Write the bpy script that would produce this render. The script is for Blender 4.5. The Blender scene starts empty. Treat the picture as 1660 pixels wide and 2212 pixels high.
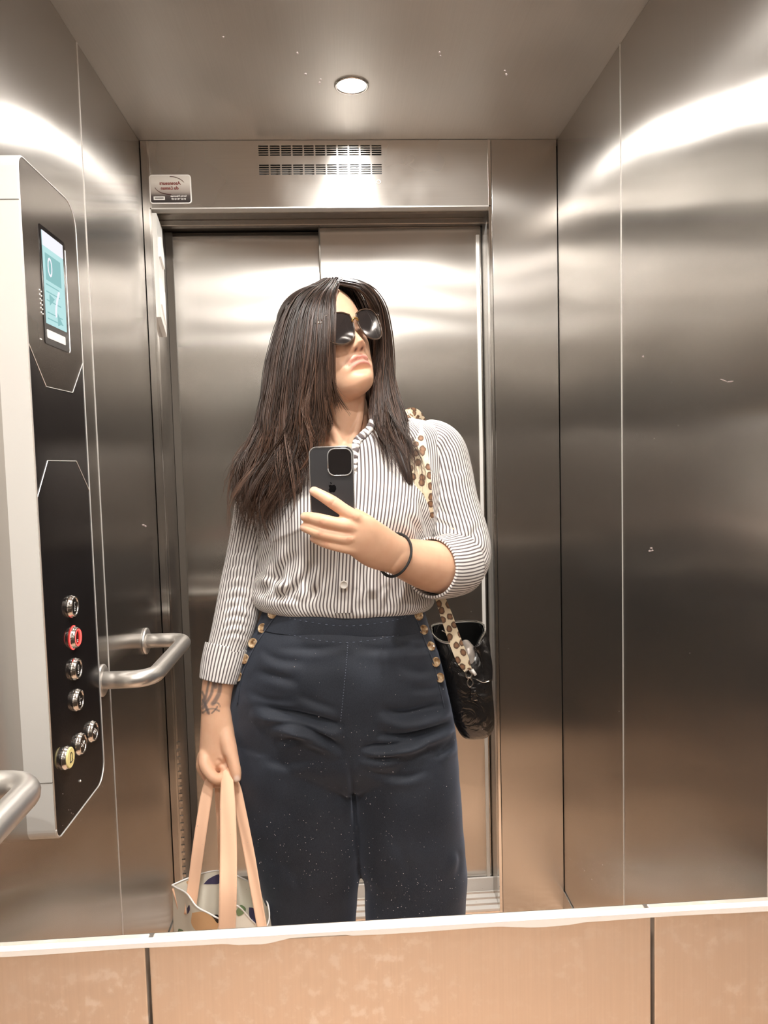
import bpy, bmesh, math, random
import numpy as np
from mathutils import Vector, Matrix, noise as mnoise

# ------------------------------------------------------------------ camera, world, exposure, lights
SC = bpy.context.scene
COL = SC.collection
F, CX, CY, CAMZ = 1600.0, 830.0, 1106.0, 1.35
def _basis(vx=742.0, vy=1000.0, dx=620.0):
    y = np.array([vx - CX, vy - CY, F]); y /= np.linalg.norm(y)
    k = (F * F + (vx - CX) * dx) / (-(vy - CY))
    d = np.array([dx, k, F]); d /= np.linalg.norm(d)
    x = np.cross(d, y)
    if x[0] < 0: x = -x
    return np.array([x, y, -d])
RW = _basis()                      # rows: world axes seen from the camera (x right, y down, z forward)
cam_data = bpy.data.cameras.new('camera')
cam = bpy.data.objects.new('camera', cam_data)
COL.objects.link(cam)
cam_data.sensor_fit = 'HORIZONTAL'
cam_data.sensor_width = 36.0
cam_data.lens = F / 1660.0 * 36.0
cam_data.clip_start = 0.02
_m = RW @ np.diag([1.0, -1.0, -1.0])
cam.matrix_world = Matrix([[*_m[0], 0.0], [*_m[1], 0.0], [*_m[2], CAMZ], [0, 0, 0, 1]])
SC.camera = cam

world = bpy.data.worlds.new('world')
SC.world = world
world.use_nodes = True
world.node_tree.nodes['Background'].inputs[0].default_value = (0.9, 0.88, 0.85, 1)
world.node_tree.nodes['Background'].inputs[1].default_value = 0.0
SC.view_settings.view_transform = 'Standard'
SC.view_settings.look = 'None'
SC.view_settings.gamma = 1.0
SC.view_settings.use_curve_mapping = False
SC.view_settings.exposure = 0.72
SC.cycles.max_bounces = 7
SC.cycles.adaptive_threshold = 0.02
SC.cycles.diffuse_bounces = 4
SC.cycles.glossy_bounces = 5
SC.cycles.transmission_bounces = 6
SC.cycles.transparent_max_bounces = 12
SC.cycles.sample_clamp_indirect = 5.0
SC.cycles.caustics_reflective = True
SC.cycles.blur_glossy = 0.3

XL, XR, YM, YB, ZC = -0.526, 0.622, 0.61, 2.10, 2.235   # side walls, mirror plane, front of the door wall, ceiling
YR = 2 * YM - YB                                         # the cabin goes on behind the camera
DOWNLIGHTS = [(0.046, 1.805), (0.046, 0.90), (0.046, 2 * YM - 0.90), (0.046, 2 * YM - 1.805)]
LIGHT_STRENGTH = 800.0

# ------------------------------------------------------------------ helpers
def ray(px, py):
    return RW @ np.array([px - CX, py - CY, F])
def P(px, py, Y):                    # the point at depth Y seen at that place of the frame
    w = ray(px, py); w = w * Y / w[1]
    return np.array([w[0], w[1], w[2] + CAMZ])
def proj(p):
    c = RW.T @ (np.array([p[0], p[1], p[2] - CAMZ]))
    return CX + F * c[0] / c[2], CY + F * c[1] / c[2]

def mesh_obj(name, verts, faces, mat=None, parent=None, smooth=True, uvs=None, cols=None):
    me = bpy.data.meshes.new(name)
    me.from_pydata([tuple(map(float, v)) for v in verts], [], [tuple(int(i) for i in f) for f in faces])
    if uvs is not None:
        ul = me.uv_layers.new(name='UVMap')
        li = np.empty(len(me.loops), dtype=np.int32)
        me.loops.foreach_get('vertex_index', li)
        ul.data.foreach_set('uv', np.asarray(uvs, dtype=np.float32)[li].ravel())
    if cols is not None:
        ca = me.color_attributes.new('tint', 'FLOAT_COLOR', 'POINT')
        ca.data.foreach_set('color', np.asarray(cols, dtype=np.float32).ravel())
    if smooth:
        me.polygons.foreach_set('use_smooth', [True] * len(me.polygons))
    me.update()
    o = bpy.data.objects.new(name, me)
    COL.objects.link(o)
    if mat is not None: me.materials.append(mat)
    if parent is not None: o.parent = parent
    return o
def tag(o, label=None, cat=None, group=None, kind=None):
    if label: o['label'] = label
    if cat: o['category'] = cat
    if group: o['group'] = group
    if kind: o['kind'] = kind
    return o
def empty(name, loc=(0, 0, 0)):
    o = bpy.data.objects.new(name, None)
    COL.objects.link(o)
    o.location = loc
    o.empty_display_size = 0.05
    return o
def adopt(child, parent):            # parent without moving the child (parents carry location only)
    child.parent = parent
    child.matrix_parent_inverse = Matrix.Translation(-Vector(parent.location))
    return child

class MB:
    """collects shapes into one mesh"""
    def __init__(s): s.v = []; s.f = []
    def add(s, v, f):
        n = len(s.v); s.v += [tuple(map(float, p)) for p in v]; s.f += [tuple(i + n for i in q) for q in f]; return s
    def box(s, x0, x1, y0, y1, z0, z1, bev=0.0):
        if bev <= 0:
            v = [(x, y, z) for z in (z0, z1) for y in (y0, y1) for x in (x0, x1)]
            f = [(0, 2, 3, 1), (4, 5, 7, 6), (0, 1, 5, 4), (2, 6, 7, 3), (0, 4, 6, 2), (1, 3, 7, 5)]
            return s.add(v, f)
        bm = bmesh.new()
        bmesh.ops.create_cube(bm, size=1.0)
        for q in bm.verts:
            q.co = Vector(((x0 + x1) / 2 + q.co.x * (x1 - x0), (y0 + y1) / 2 + q.co.y * (y1 - y0), (z0 + z1) / 2 + q.co.z * (z1 - z0)))
        bmesh.ops.bevel(bm, geom=bm.edges[:], offset=bev, segments=2, affect='EDGES', profile=0.5)
        bm.verts.index_update()
        v = [tuple(q.co) for q in bm.verts]; f = [tuple(q.index for q in p.verts) for p in bm.faces]
        bm.free()
        return s.add(v, f)
    def tube(s, pts, r, n=12, cap=True, up=None):
        v, f = sweep(pts, r, n, cap, up); return s.add(v, f)
    def obj(s, name, mat=None, parent=None, smooth=False, **k):
        return mesh_obj(name, s.v, s.f, mat, parent, smooth, **k)

def frames(pts, up=None):
    pts = np.asarray(pts, float); n = len(pts)
    t = np.zeros_like(pts); t[1:-1] = pts[2:] - pts[:-2]; t[0] = pts[1] - pts[0]; t[-1] = pts[-1] - pts[-2]
    t /= np.maximum(np.linalg.norm(t, axis=1)[:, None], 1e-9)
    a = np.array(up if up is not None else ((0, 0, 1.0) if abs(t[0][2]) < 0.9 else (1.0, 0, 0)), float)
    N = np.zeros_like(pts); 
    for i in range(n):
        b = a if (i == 0 or up is not None) else N[i - 1]
        b = b - t[i] * b.dot(t[i]); N[i] = b / max(np.linalg.norm(b), 1e-9)
    B = np.cross(t, N)
    return pts, t, N, B
def sweep(pts, r, n=12, cap=True, up=None):
    """tube along pts; r: number, or per point radius, or per point (ru, rv)"""
    pts, t, N, B = frames(pts, up)
    m = len(pts)
    r = np.asarray(r, float)
    if r.ndim == 0: r = np.full((m, 2), float(r))
    elif r.ndim == 1: r = np.stack([r, r], 1)
    a = np.arange(n) * 2 * math.pi / n
    V = pts[:, None, :] + N[:, None, :] * (np.cos(a)[None, :, None] * r[:, 0][:, None, None]) + B[:, None, :] * (np.sin(a)[None, :, None] * r[:, 1][:, None, None])
    v = V.reshape(-1, 3).tolist()
    f = [(i * n + j, i * n + (j + 1) % n, (i + 1) * n + (j + 1) % n, (i + 1) * n + j) for i in range(m - 1) for j in range(n)]
    if cap:
        f.append(tuple(range(n))[::-1]); f.append(tuple((m - 1) * n + j for j in range(n)))
    return v, f
def spline(pts, n=24):
    """Catmull-Rom through pts"""
    p = np.asarray(pts, float)
    if len(p) == 2: return np.array([p[0] + (p[1] - p[0]) * k / (n - 1) for k in range(n)])
    e = np.vstack([2 * p[0] - p[1], p, 2 * p[-1] - p[-2]])
    out = []
    for u in np.linspace(0, len(p) - 1 - 1e-9, n):
        i = int(u); q = u - i
        a, b, c, d = e[i], e[i + 1], e[i + 2], e[i + 3]
        out.append(0.5 * ((2 * b) + (-a + c) * q + (2 * a - 5 * b + 4 * c - d) * q * q + (-a + 3 * b - 3 * c + d) * q ** 3))
    return np.array(out)
def disc_prism(outline2d, to3, depth_vec):
    """closed prism from a 2-D outline; to3 maps (u, v) to a point"""
    a = [np.array(to3(u, v), float) for u, v in outline2d]; d = np.array(depth_vec, float); n = len(a)
    v = a + [p + d for p in a]
    f = [tuple(range(n)), tuple(range(2 * n - 1, n - 1, -1))] + [(i, i + n, (i + 1) % n + n, (i + 1) % n) for i in range(n)]
    return v, f
def rrect(u0, u1, v0, v1, r, k=6):
    rs = r if isinstance(r, (tuple, list)) else (r,) * 4     # (u0v0, u1v0, u1v1, u0v1)
    out = []
    for (cu, cv, a0), q in zip(((u0, v0, math.pi), (u1, v0, 1.5 * math.pi), (u1, v1, 0.0), (u0, v1, 0.5 * math.pi)), rs):
        su = 1 if cu == u0 else -1; sv = 1 if cv == v0 else -1
        for i in range(k + 1):
            a = a0 + i / k * math.pi / 2
            out.append((cu + su * q + q * math.cos(a), cv + sv * q + q * math.sin(a)))
    return out

# ------------------------------------------------------------------ materials
def nodes(name):
    m = bpy.data.materials.new(name); m.use_nodes = True
    nt = m.node_tree; b = nt.nodes['Principled BSDF']
    return m, nt, b
def simple(name, col, rough=0.5, metal=0.0, **k):
    m, nt, b = nodes(name)
    b.inputs['Base Color'].default_value = (*col, 1); b.inputs['Roughness'].default_value = rough; b.inputs['Metallic'].default_value = metal
    for a, v in k.items(): b.inputs[a.replace('_', ' ')].default_value = v
    return m
def N(nt, t, **k):
    n = nt.nodes.new(t)
    for a, v in k.items():
        if a.startswith('i_'): n.inputs[a[2:].replace('_', ' ')].default_value = v
        else: setattr(n, a, v)
    return n
def math_node(nt, op, a, b=None):
    n = nt.nodes.new('ShaderNodeMath'); n.operation = op
    for i, x in enumerate((a, b)):
        if x is None: continue
        if isinstance(x, (int, float)): n.inputs[i].default_value = x
        else: nt.links.new(x, n.inputs[i])
    return n.outputs[0]
def ramp(nt, fac, stops):
    r = nt.nodes.new('ShaderNodeValToRGB')
    while len(r.color_ramp.elements) < len(stops): r.color_ramp.elements.new(0.5)
    for e, (p, c) in zip(r.color_ramp.elements, stops):
        e.position = p; e.color = (*c, 1) if len(c) == 3 else c
    nt.links.new(fac, r.inputs[0]); return r.outputs[0]
def steel(name, tangent, col=(0.55, 0.52, 0.485), rough=0.21, aniso=1.0, grain=(400, 400, 6), wobble=0.25, smudge=0.05, scratch=0.0):
    """brushed stainless sheet; tangent lies across the grain, the way highlights spread"""
    m, nt, b = nodes(name)
    L = nt.links.new
    geo = N(nt, 'ShaderNodeNewGeometry')
    mp = N(nt, 'ShaderNodeMapping'); mp.inputs['Scale'].default_value = grain; L(geo.outputs['Position'], mp.inputs['Vector'])
    fine = N(nt, 'ShaderNodeTexNoise', i_Scale=1.0, i_Detail=3.0); L(mp.outputs[0], fine.inputs['Vector'])
    big = N(nt, 'ShaderNodeTexNoise', i_Scale=3.0, i_Detail=0.0); L(geo.outputs['Position'], big.inputs['Vector'])
    sm = N(nt, 'ShaderNodeTexNoise', i_Scale=5.0, i_Detail=2.0, i_Roughness=0.5); L(geo.outputs['Position'], sm.inputs['Vector'])
    rr = math_node(nt, 'ADD', math_node(nt, 'MULTIPLY', sm.outputs['Fac'], smudge), rough - smudge * .5)
    rr = math_node(nt, 'ADD', rr, math_node(nt, 'MULTIPLY', math_node(nt, 'SUBTRACT', fine.outputs['Fac'], 0.5), 0.0))
    L(rr, b.inputs['Roughness'])
    mix = N(nt, 'ShaderNodeMix', data_type='RGBA'); mix.inputs[6].default_value = (*[c * 0.95 for c in col], 1); mix.inputs[7].default_value = (*[min(1, c * 1.05) for c in col], 1)
    L(fine.outputs['Fac'], mix.inputs[0]); L(mix.outputs[2], b.inputs['Base Color'])
    b.inputs['Metallic'].default_value = 0.97
    b.inputs['Anisotropic'].default_value = aniso
    tv = N(nt, 'ShaderNodeCombineXYZ'); 
    for i in range(3): tv.inputs[i].default_value = tangent[i]
    L(tv.outputs[0], b.inputs['Tangent'])
    bp1 = N(nt, 'ShaderNodeBump', i_Strength=wobble, i_Distance=0.02); L(big.outputs['Fac'], bp1.inputs['Height'])
    L(bp1.outputs[0], b.inputs['Normal'])
    return m
M = {}
M['steel_side'] = steel('steel_side', (0, 1, 0))
M['steel_back'] = steel('steel_back', (1, 0, 0), grain=(400, 400, 6), wobble=0.25)
M['steel_header'] = steel('steel_header', (0, 0, 1), grain=(6, 400, 400), aniso=0.9, rough=0.28, col=(0.66, 0.63, 0.59))
M['steel_ceiling'] = steel('steel_ceiling', (0, 1, 0), grain=(500, 6, 500), rough=0.40, aniso=0.15, col=(0.74, 0.71, 0.67), wobble=0.1)
M['steel_door'] = steel('steel_door', (1, 0, 0), rough=0.20)
M['steel_lower'] = steel('steel_lower', (1, 0, 0), col=(0.86, 0.78, 0.70), rough=0.48, aniso=0.3, wobble=0.1)  # warm tint puts some of the orange light cast into the steel colour
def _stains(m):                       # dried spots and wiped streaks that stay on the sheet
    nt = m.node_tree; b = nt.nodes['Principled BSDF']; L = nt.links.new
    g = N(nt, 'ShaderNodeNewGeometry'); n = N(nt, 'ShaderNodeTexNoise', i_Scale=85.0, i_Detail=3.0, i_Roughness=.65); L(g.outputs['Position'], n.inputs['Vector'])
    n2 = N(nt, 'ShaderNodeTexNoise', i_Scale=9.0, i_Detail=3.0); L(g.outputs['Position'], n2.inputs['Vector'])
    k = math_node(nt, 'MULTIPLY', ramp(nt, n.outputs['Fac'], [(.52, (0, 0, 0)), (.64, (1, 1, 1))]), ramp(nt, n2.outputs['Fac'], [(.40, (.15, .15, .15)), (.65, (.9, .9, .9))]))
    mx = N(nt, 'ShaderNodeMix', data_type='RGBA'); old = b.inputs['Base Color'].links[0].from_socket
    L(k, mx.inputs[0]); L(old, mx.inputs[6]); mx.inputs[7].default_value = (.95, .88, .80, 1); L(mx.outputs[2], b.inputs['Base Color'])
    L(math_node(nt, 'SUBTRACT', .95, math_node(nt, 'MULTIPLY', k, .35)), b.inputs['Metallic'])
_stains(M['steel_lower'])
M['steel_tube'] = simple('steel_tube', (0.86, 0.83, 0.79), 0.32, 0.9)
M['chrome'] = simple('chrome', (0.8, 0.78, 0.75), 0.12, 1.0)
M['aluminium'] = simple('aluminium', (0.86, 0.84, 0.80), 0.45, 0.30)
M['joint'] = simple('joint', (0.10, 0.085, 0.07), 0.6, 0.3)
M['joint_bright'] = simple('joint_bright', (0.95, 0.92, 0.88), 0.35, 0.6)
M['dark_void'] = simple('dark_void', (0.03, 0.028, 0.026), 0.6)
M['white_edge'] = simple('white_edge', (0.95, 0.92, 0.88), 0.4)
def emit(name, col, s):
    m = bpy.data.materials.new(name); m.use_nodes = True; nt = m.node_tree
    nt.nodes.remove(nt.nodes['Principled BSDF'])
    e = nt.nodes.new('ShaderNodeEmission'); e.inputs[0].default_value = (*col, 1); e.inputs[1].default_value = s
    nt.links.new(e.outputs[0], nt.nodes['Material Output'].inputs[0]); return m
def _cloudy(m, met):
    nt = m.node_tree; b = nt.nodes['Principled BSDF']; g = N(nt, 'ShaderNodeNewGeometry'); n = N(nt, 'ShaderNodeTexNoise', i_Scale=3.5, i_Detail=4.0); nt.links.new(g.outputs['Position'], n.inputs['Vector'])
    nt.links.new(ramp(nt, n.outputs['Fac'], [(.35, (met - .14,) * 3), (.65, (met + .10,) * 3)]), b.inputs['Metallic'])
_cloudy(M['steel_ceiling'], .74)
_cloudy(M['steel_header'], .88)
M['lamp'] = emit('lamp', (1.0, 0.965, 0.92), LIGHT_STRENGTH)
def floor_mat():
    m, nt, b = nodes('floor_warm_bounce'); L = nt.links.new
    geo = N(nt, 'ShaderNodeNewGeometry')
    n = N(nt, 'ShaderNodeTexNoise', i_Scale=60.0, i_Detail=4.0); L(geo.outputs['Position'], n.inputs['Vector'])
    L(ramp(nt, n.outputs['Fac'], [(0.3, (0.78, 0.50, 0.33)), (0.7, (0.95, 0.68, 0.49))]), b.inputs['Base Color'])  # unseen floor; orange-tan chosen to throw warm light up the lower walls
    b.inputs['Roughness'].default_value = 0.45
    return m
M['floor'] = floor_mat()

# ------------------------------------------------------------------ the cabin
def shell(name, label=None):
    o = empty(name); o['kind'] = 'structure'
    if label: o['label'] = label
    return o
def spart(name, mb, mat, parent, smooth=False, **k):
    o = mb.obj(name, mat, parent, smooth, **k); return o

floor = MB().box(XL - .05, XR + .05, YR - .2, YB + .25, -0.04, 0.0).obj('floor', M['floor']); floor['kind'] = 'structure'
ceiling = MB().box(XL - .05, XR + .05, YR - .2, YB + .25, ZC, ZC + .03).obj('ceiling', M['steel_ceiling']); ceiling['kind'] = 'structure'
seam_y_left, seam_y_right = [1.627], [1.626, 1.045]
G = 0.0016
def side_wall(name, X, s, seams):
    r = shell(name)
    allseams = sorted(set(seams + [2 * YM - q for q in seams]))
    ys = [YR] + allseams + [YB + 0.0]
    for a, b in zip(ys[:-1], ys[1:]):
        x0, x1 = (X - .02, X) if s < 0 else (X, X + .02)
        spart('panel', MB().box(x0, x1, a + G, b - G, 0.06, ZC - 0.0005, 0.0012), M['steel_side'], r)
    x0, x1 = (X - .035, X - .012) if s < 0 else (X + .012, X + .035)
    spart('backing', MB().box(x0, x1, YR, YB + .2, 0, ZC), M['joint'], r)
    for q in allseams:                                 # folded bright lip beside every joint
        x0, x1 = (X - .004, X + .0012) if s < 0 else (X - .0012, X + .004)
        spart('joint_lip', MB().box(x0, x1, q - .0012, q + .0012, 0.06, ZC - .002), M['joint_bright'], r)
    x0, x1 = (X - .03, X + .004) if s < 0 else (X - .004, X + .03)
    spart('kick_plate', MB().box(x0, x1, YR, YB, 0.0, 0.058, 0.001), M['steel_side'], r)
    return r
side_wall('wall_left', XL, -1, seam_y_left)
side_wall('wall_right', XR, 1, seam_y_right)

# front wall with the doorway: header, right return, left return, two sliding leaves
YD = 2.215
DX0, DX1, ZH = -0.505, 0.432, 2.055
wf = shell('wall_front')
ext = [0.0] * 2
def slots_panel():
    """header sheet with two rows of cut ventilation slots"""
    rows = [(P(690, 325, YB)[2], 0.0295), (P(690, 366, YB)[2], 0.0295)]
    xs0, xs1 = P(557, 330, YB)[0], P(826, 330, YB)[0]
    pitch = (xs1 - xs0) / 11.0
    mb = MB(); 
    zs = []; 
    for zc, h in rows:
        n = 5; p = h / n
        for k in range(n):
            zs.append((zc + h / 2 - (k + 0.5) * p - p * .30, zc + h / 2 - (k + 0.5) * p + p * .30))
    zs.sort()
    xs = [(xs0 + i * pitch + pitch * .07, xs0 + (i + 1) * pitch - pitch * .07) for i in range(11)]
    ygrid = sorted([ZH, ZC - .001] + [q for a in zs for q in a])
    xgrid = sorted([DX0 - .0, DX1 - .001] + [q for a in xs for q in a])
    v = []; f = []
    idx = {}
    def vid(x, z, y):
        k = (round(x, 6), round(z, 6), y)
        if k not in idx: idx[k] = len(v); v.append((x, y, z))
        return idx[k]
    th = YB + .003
    hole = lambda x0, x1, z0, z1: any(abs(x0 - a) < 1e-7 for a, b in xs) and any(abs(z0 - a) < 1e-7 for a, b in zs) and any(abs(x1 - b) < 1e-7 for a, b in xs)
    for x0, x1 in zip(xgrid[:-1], xgrid[1:]):
        for z0, z1 in zip(ygrid[:-1], ygrid[1:]):
            if hole(x0, x1, z0, z1):
                q = [(x0, z0), (x1, z0), (x1, z1), (x0, z1)]
                for i in range(4):
                    a, b = q[i], q[(i + 1) % 4]
                    f.append((vid(*a, YB), vid(*b, YB), vid(*b, th), vid(*a, th)))
            else:
                f.append((vid(x0, z0, YB), vid(x1, z0, YB), vid(x1, z1, YB), vid(x0, z1, YB)))
    return v, f
v, f = slots_panel()
mesh_obj('header_panel', v, f, M['steel_header'], wf, smooth=False)
spart('header_lip', MB().box(DX0, DX1, YB - .001, YB + .03, ZH - .002, ZH + .0012), M['joint_bright'], wf)
spart('header_soffit', MB().box(DX0, DX1, YB + .03, YD + .06, ZH - .004, ZH + .02), M['steel_back'], wf)
spart('vent_duct', MB().box(-.3, .25, YB + .02, YB + .025, ZH + .02, ZC - .02), M['dark_void'], wf)
spart('return_panel', MB().box(DX1 + .004, XR - .0015, YB, YB + .02, 0.0, ZC - .0005, 0.0012), M['steel_back'], wf)
spart('door_post', MB().box(DX1 - .006, DX1 + .003, YB - .001, YB + .03, 0.0, ZC - .0005, .001), M['chrome'], wf)
spart('door_reveal', MB().box(DX1 - .004, DX1 + .0, YB + .03, YD + .03, 0.0, ZH), M['steel_side'], wf)
spart('return_panel', MB().box(XL + .0015, DX0 - .002, YB, YB + .02, 0.0, ZC - .0005, 0.0008), M['steel_back'], wf)
spart('door_post', MB().box(DX0 - .003, DX0 + .004, YB - .001, YB + .02, 0.0, ZC - .0005, .001), M['chrome'], wf)
spart('door_reveal', MB().box(DX0, DX0 + .003, YB + .02, YD + .06, 0.0, ZH), M['steel_side'], wf)
spart('backing', MB().box(XL - .03, XR + .03, YD + .10, YD + .12, 0.0, ZC), M['dark_void'], wf)
spart('top_rail', MB().box(DX0, DX1, YD - .028, YD - .004, ZH - .020, ZH - .004, .002), M['steel_back'], wf)
spart('sill_strip', MB().box(DX0, DX1, YD - .010, YD - .002, 0.008, .050, .001), M['white_edge'], wf)
spart('door_track', MB().box(DX0 + .0, DX1, YD - .004, YD + .06, ZH - .012, ZH - .004), M['joint'], wf)

d1 = empty('door_1'); d1['kind'] = 'structure'; d1['label'] = 'sliding steel door leaf on the right side of the doorway, in front of the other leaf'
XMID = P(690, 500, YD)[0]
spart('door_leaf', MB().box(XMID, DX1 - .006, YD, YD + .022, 0.012, ZH - .012, 0.002), M['steel_door'], d1)
spart('edge_strip', MB().box(XMID - .002, XMID + .0015, YD - .002, YD + .02, 0.012, ZH - .013), M['joint'], d1)
spart('edge_strip', MB().box(DX1 - .022, DX1 - .012, YD - .004, YD, 0.012, ZH - .045, .001), M['aluminium'], d1)
d2 = empty('door_2'); d2['kind'] = 'structure'; d2['label'] = 'sliding steel door leaf on the left side of the doorway, set further back'
spart('door_leaf', MB().box(DX0 + .022, XMID - .001, YD + .036, YD + .058, 0.012, ZH - .02, 0.002), M['steel_door'], d2)
spart('seal', MB().box(DX0 + .004, DX0 + .024, YD + .03, YD + .06, 0.012, ZH - .02), M['joint'], d2)
# sill with running grooves
sill = MB()
for k in range(5):
    y = YB + .012 + k * .030
    sill.box(DX0, DX1, y, y + .020, 0.0, 0.008, .001)
sl = sill.obj('door_sill', M['white_edge'], wf); 
# the strip of a light curtain with its cut edge, fixed inside the left reveal
lc = empty('light_curtain', (DX0 + .003, YB + .055, 1.75)); tag(lc, 'narrow steel cover with angled notches inside the left edge of the doorway', 'sensor cover')
def prism_yz(pts, x0, dx, name, mat, parent):
    v, f = disc_prism(pts, lambda a, b: (x0, a, b), (dx, 0, 0))
    o = mesh_obj(name, v, f, mat, None, smooth=False); adopt(o, parent); return o
prism_yz([(2.105, 1.765), (2.165, 1.72), (2.165, 2.02), (2.105, 2.045)], DX0 + .003, .012, 'cover', M['aluminium'], lc)
prism_yz([(2.11, 1.93), (2.15, 1.905), (2.15, 1.93), (2.135, 1.985), (2.12, 1.985)], DX0 + .015, .006, 'notch', M['white_edge'], lc)
prism_yz([(2.11, 1.80), (2.15, 1.75), (2.15, 1.84), (2.11, 1.87)], DX0 + .015, .004, 'notch', M['white_edge'], lc)
mb = MB()
for k in range(24):
    z = .55 - k * .022
    mb.box(DX0 + .004, DX0 + .009, YB + .02, YB + .028, z, z + .008)
o = mb.obj('rack_teeth', M['steel_back'], None); adopt(o, lc)

# the lower wall below the mirror
ZM = P(830, 2000, YM)[2] - .001
wb = shell('wall_back')
s1, s2 = P(320, 2100, YM)[0], P(1411, 2100, YM)[0]
for a, b in ((XL, s1), (s1, s2), (s2, XR)):
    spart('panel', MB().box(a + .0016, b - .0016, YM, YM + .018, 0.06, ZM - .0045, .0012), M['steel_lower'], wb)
spart('backing', MB().box(XL, XR, YM + .012, YM + .02, 0, ZM - .006), M['joint'], wb)
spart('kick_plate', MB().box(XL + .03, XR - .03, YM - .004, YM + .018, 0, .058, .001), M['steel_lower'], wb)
# plain door wall behind the camera
spart('panel', MB().box(XL, XR, YR - .02, YR, 0.0, ZC), M['steel_back'], shell('wall_rear'))

# mirror: only its bright polished edge and the worn places of the silvering show
mir = empty('mirror', (0, YM, ZM)); tag(mir, 'bright polished lower edge of the large cabin mirror above the bottom wall panels', 'mirror')
rnd = random.Random(4)
def edge_strip():
    v = []; f = []; n = 240
    for i in range(n + 1):
        x = XL + (XR - XL) * i / n
        px = proj((x, YM, ZM))[0]
        w = 0.0042 + .0004 * math.sin(x * 40)
        if 490 < px < 610: w += 0.0030 * math.sin((px - 490) / 120 * math.pi) ** .6 * (0.7 + .3 * rnd.random())
        if 1080 < px < 1260: w += 0.0026 * math.sin((px - 1080) / 180 * math.pi) ** .8 * (0.85 + .15 * rnd.random())
        if 620 < px < 760: w -= .001
        for (y, z) in ((YM - .003, ZM + .0004), (YM - .003, ZM - w), (YM + .004, ZM - w), (YM + .004, ZM + .0004)): v.append((x, y, z))
    for i in range(n):
        for j in range(4): f.append((i * 4 + j, i * 4 + (j + 1) % 4, i * 4 + 4 + (j + 1) % 4, i * 4 + 4 + j))
    return v, f
v, f = edge_strip()
o = mesh_obj('glass_edge', v, f, M['white_edge'], None, smooth=False); adopt(o, mir)

# ------------------------------------------------------------------ downlights
def downlight(x, y, label):
    r = empty('ceiling_downlight', (x, y, ZC)); tag(r, label, 'light', 'round ceiling downlights')
    a = np.linspace(0, 2 * math.pi, 33)[:-1]
    ring_p = [(0.0335, -.0005), (0.034, -.003), (0.038, -.004), (0.041, -.002), (0.041, 0.001)]
    v = []; f = []
    for q, z in ring_p:
        v += [(q * math.cos(t), q * math.sin(t), z) for t in a]
    n = len(a)
    for i in range(len(ring_p) - 1):
        for j in range(n): f.append((i * n + j, i * n + (j + 1) % n, (i + 1) * n + (j + 1) % n, (i + 1) * n + j))
    mesh_obj('trim_ring', v, f, M['chrome'], r)
    v = []; f = []
    for i in range(9):
        q = i / 8 * math.pi / 2 * .97; v += [(0.0335 * math.cos(q) * math.cos(t), 0.0335 * math.cos(q) * math.sin(t), -.0012 - .0006 * math.sin(q)) for t in a]
    for i in range(8):
        for j in range(n): f.append((i * n + j, i * n + (j + 1) % n, (i + 1) * n + (j + 1) % n, (i + 1) * n + j))
    f.append(tuple(8 * n + j for j in range(n))); f.append(tuple(range(n))[::-1])
    mesh_obj('lens', v, f, M['lamp'], r, smooth=False)
downlight(*DOWNLIGHTS[0], 'glaring round downlight in the steel ceiling above the ventilation slots')
for q in DOWNLIGHTS[1:]: downlight(*q, 'round downlight further along the ceiling, above the top of the frame')

# ------------------------------------------------------------------ control panel on the left wall
def text_mesh(s, size, font_shear=0.0, bold=0.0):
    c = bpy.data.curves.new('t', 'FONT'); c.body = s; c.size = size; c.align_x = 'CENTER'; c.align_y = 'CENTER'; c.shear = font_shear; c.offset = bold
    c.resolution_u = 3
    o = bpy.data.objects.new('t', c); COL.objects.link(o)
    dg = bpy.context.evaluated_depsgraph_get()
    me = bpy.data.meshes.new_from_object(o.evaluated_get(dg))
    v = [tuple(q.co) for q in me.vertices]; f = [tuple(p.vertices) for p in me.polygons]
    bpy.data.objects.remove(o); bpy.data.curves.remove(c); bpy.data.meshes.remove(me)
    return v, f
M['black_glass'] = simple('black_glass', (0.012, 0.010, 0.010), 0.10, 0.0, Specular_IOR_Level=0.6)
M['veil_reflection'] = steel('veil_reflection', (0, 1, 0), col=(0.20, 0.175, 0.155), rough=0.27, aniso=0.9, wobble=0.05, smudge=0.03)  # brown-grey sheet painting the veil reflection on the upper black glass
M['button_face'] = simple('button_face', (0.30, 0.27, 0.25), 0.22, 1.0)
M['red_glow'] = emit('red_glow', (1.0, 0.06, 0.05), 2.2)
M['yellow_cap'] = simple('yellow_cap', (0.95, 0.80, 0.35), 0.35)
M['ink'] = simple('ink', (0.02, 0.015, 0.012), 0.5)
M['white_paint'] = simple('white_paint', (0.95, 0.92, 0.88), 0.4)
M['screen_cyan'] = emit('screen_cyan', (0.52, 0.80, 0.80), 0.62)
M['screen_white'] = emit('screen_white', (0.93, 0.93, 1.0), 0.62)
M['screen_teal'] = emit('screen_teal', (0.36, 0.68, 0.68), 0.50)
XF = -0.481
Y0, Y1, Z0, Z1 = 1.186, 1.432, 0.749, 1.836
cp = empty('control_panel', (XL, (Y0 + Y1) / 2, Z0)); tag(cp, 'tall black glass lift control panel in a pale metal case on the wall', 'control panel')
def yz(outline, x0, dx, name, mat, parent, root=cp, smooth=False):
    v, f = disc_prism(outline, lambda a, b: (x0, a, b), (dx, 0, 0))
    o = mesh_obj(name, v, f, mat, None, smooth=smooth)
    o.parent = parent
    o.matrix_parent_inverse = Matrix.Translation(-Vector(root.location)) if parent is root else Matrix.Identity(4)
    return o
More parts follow.
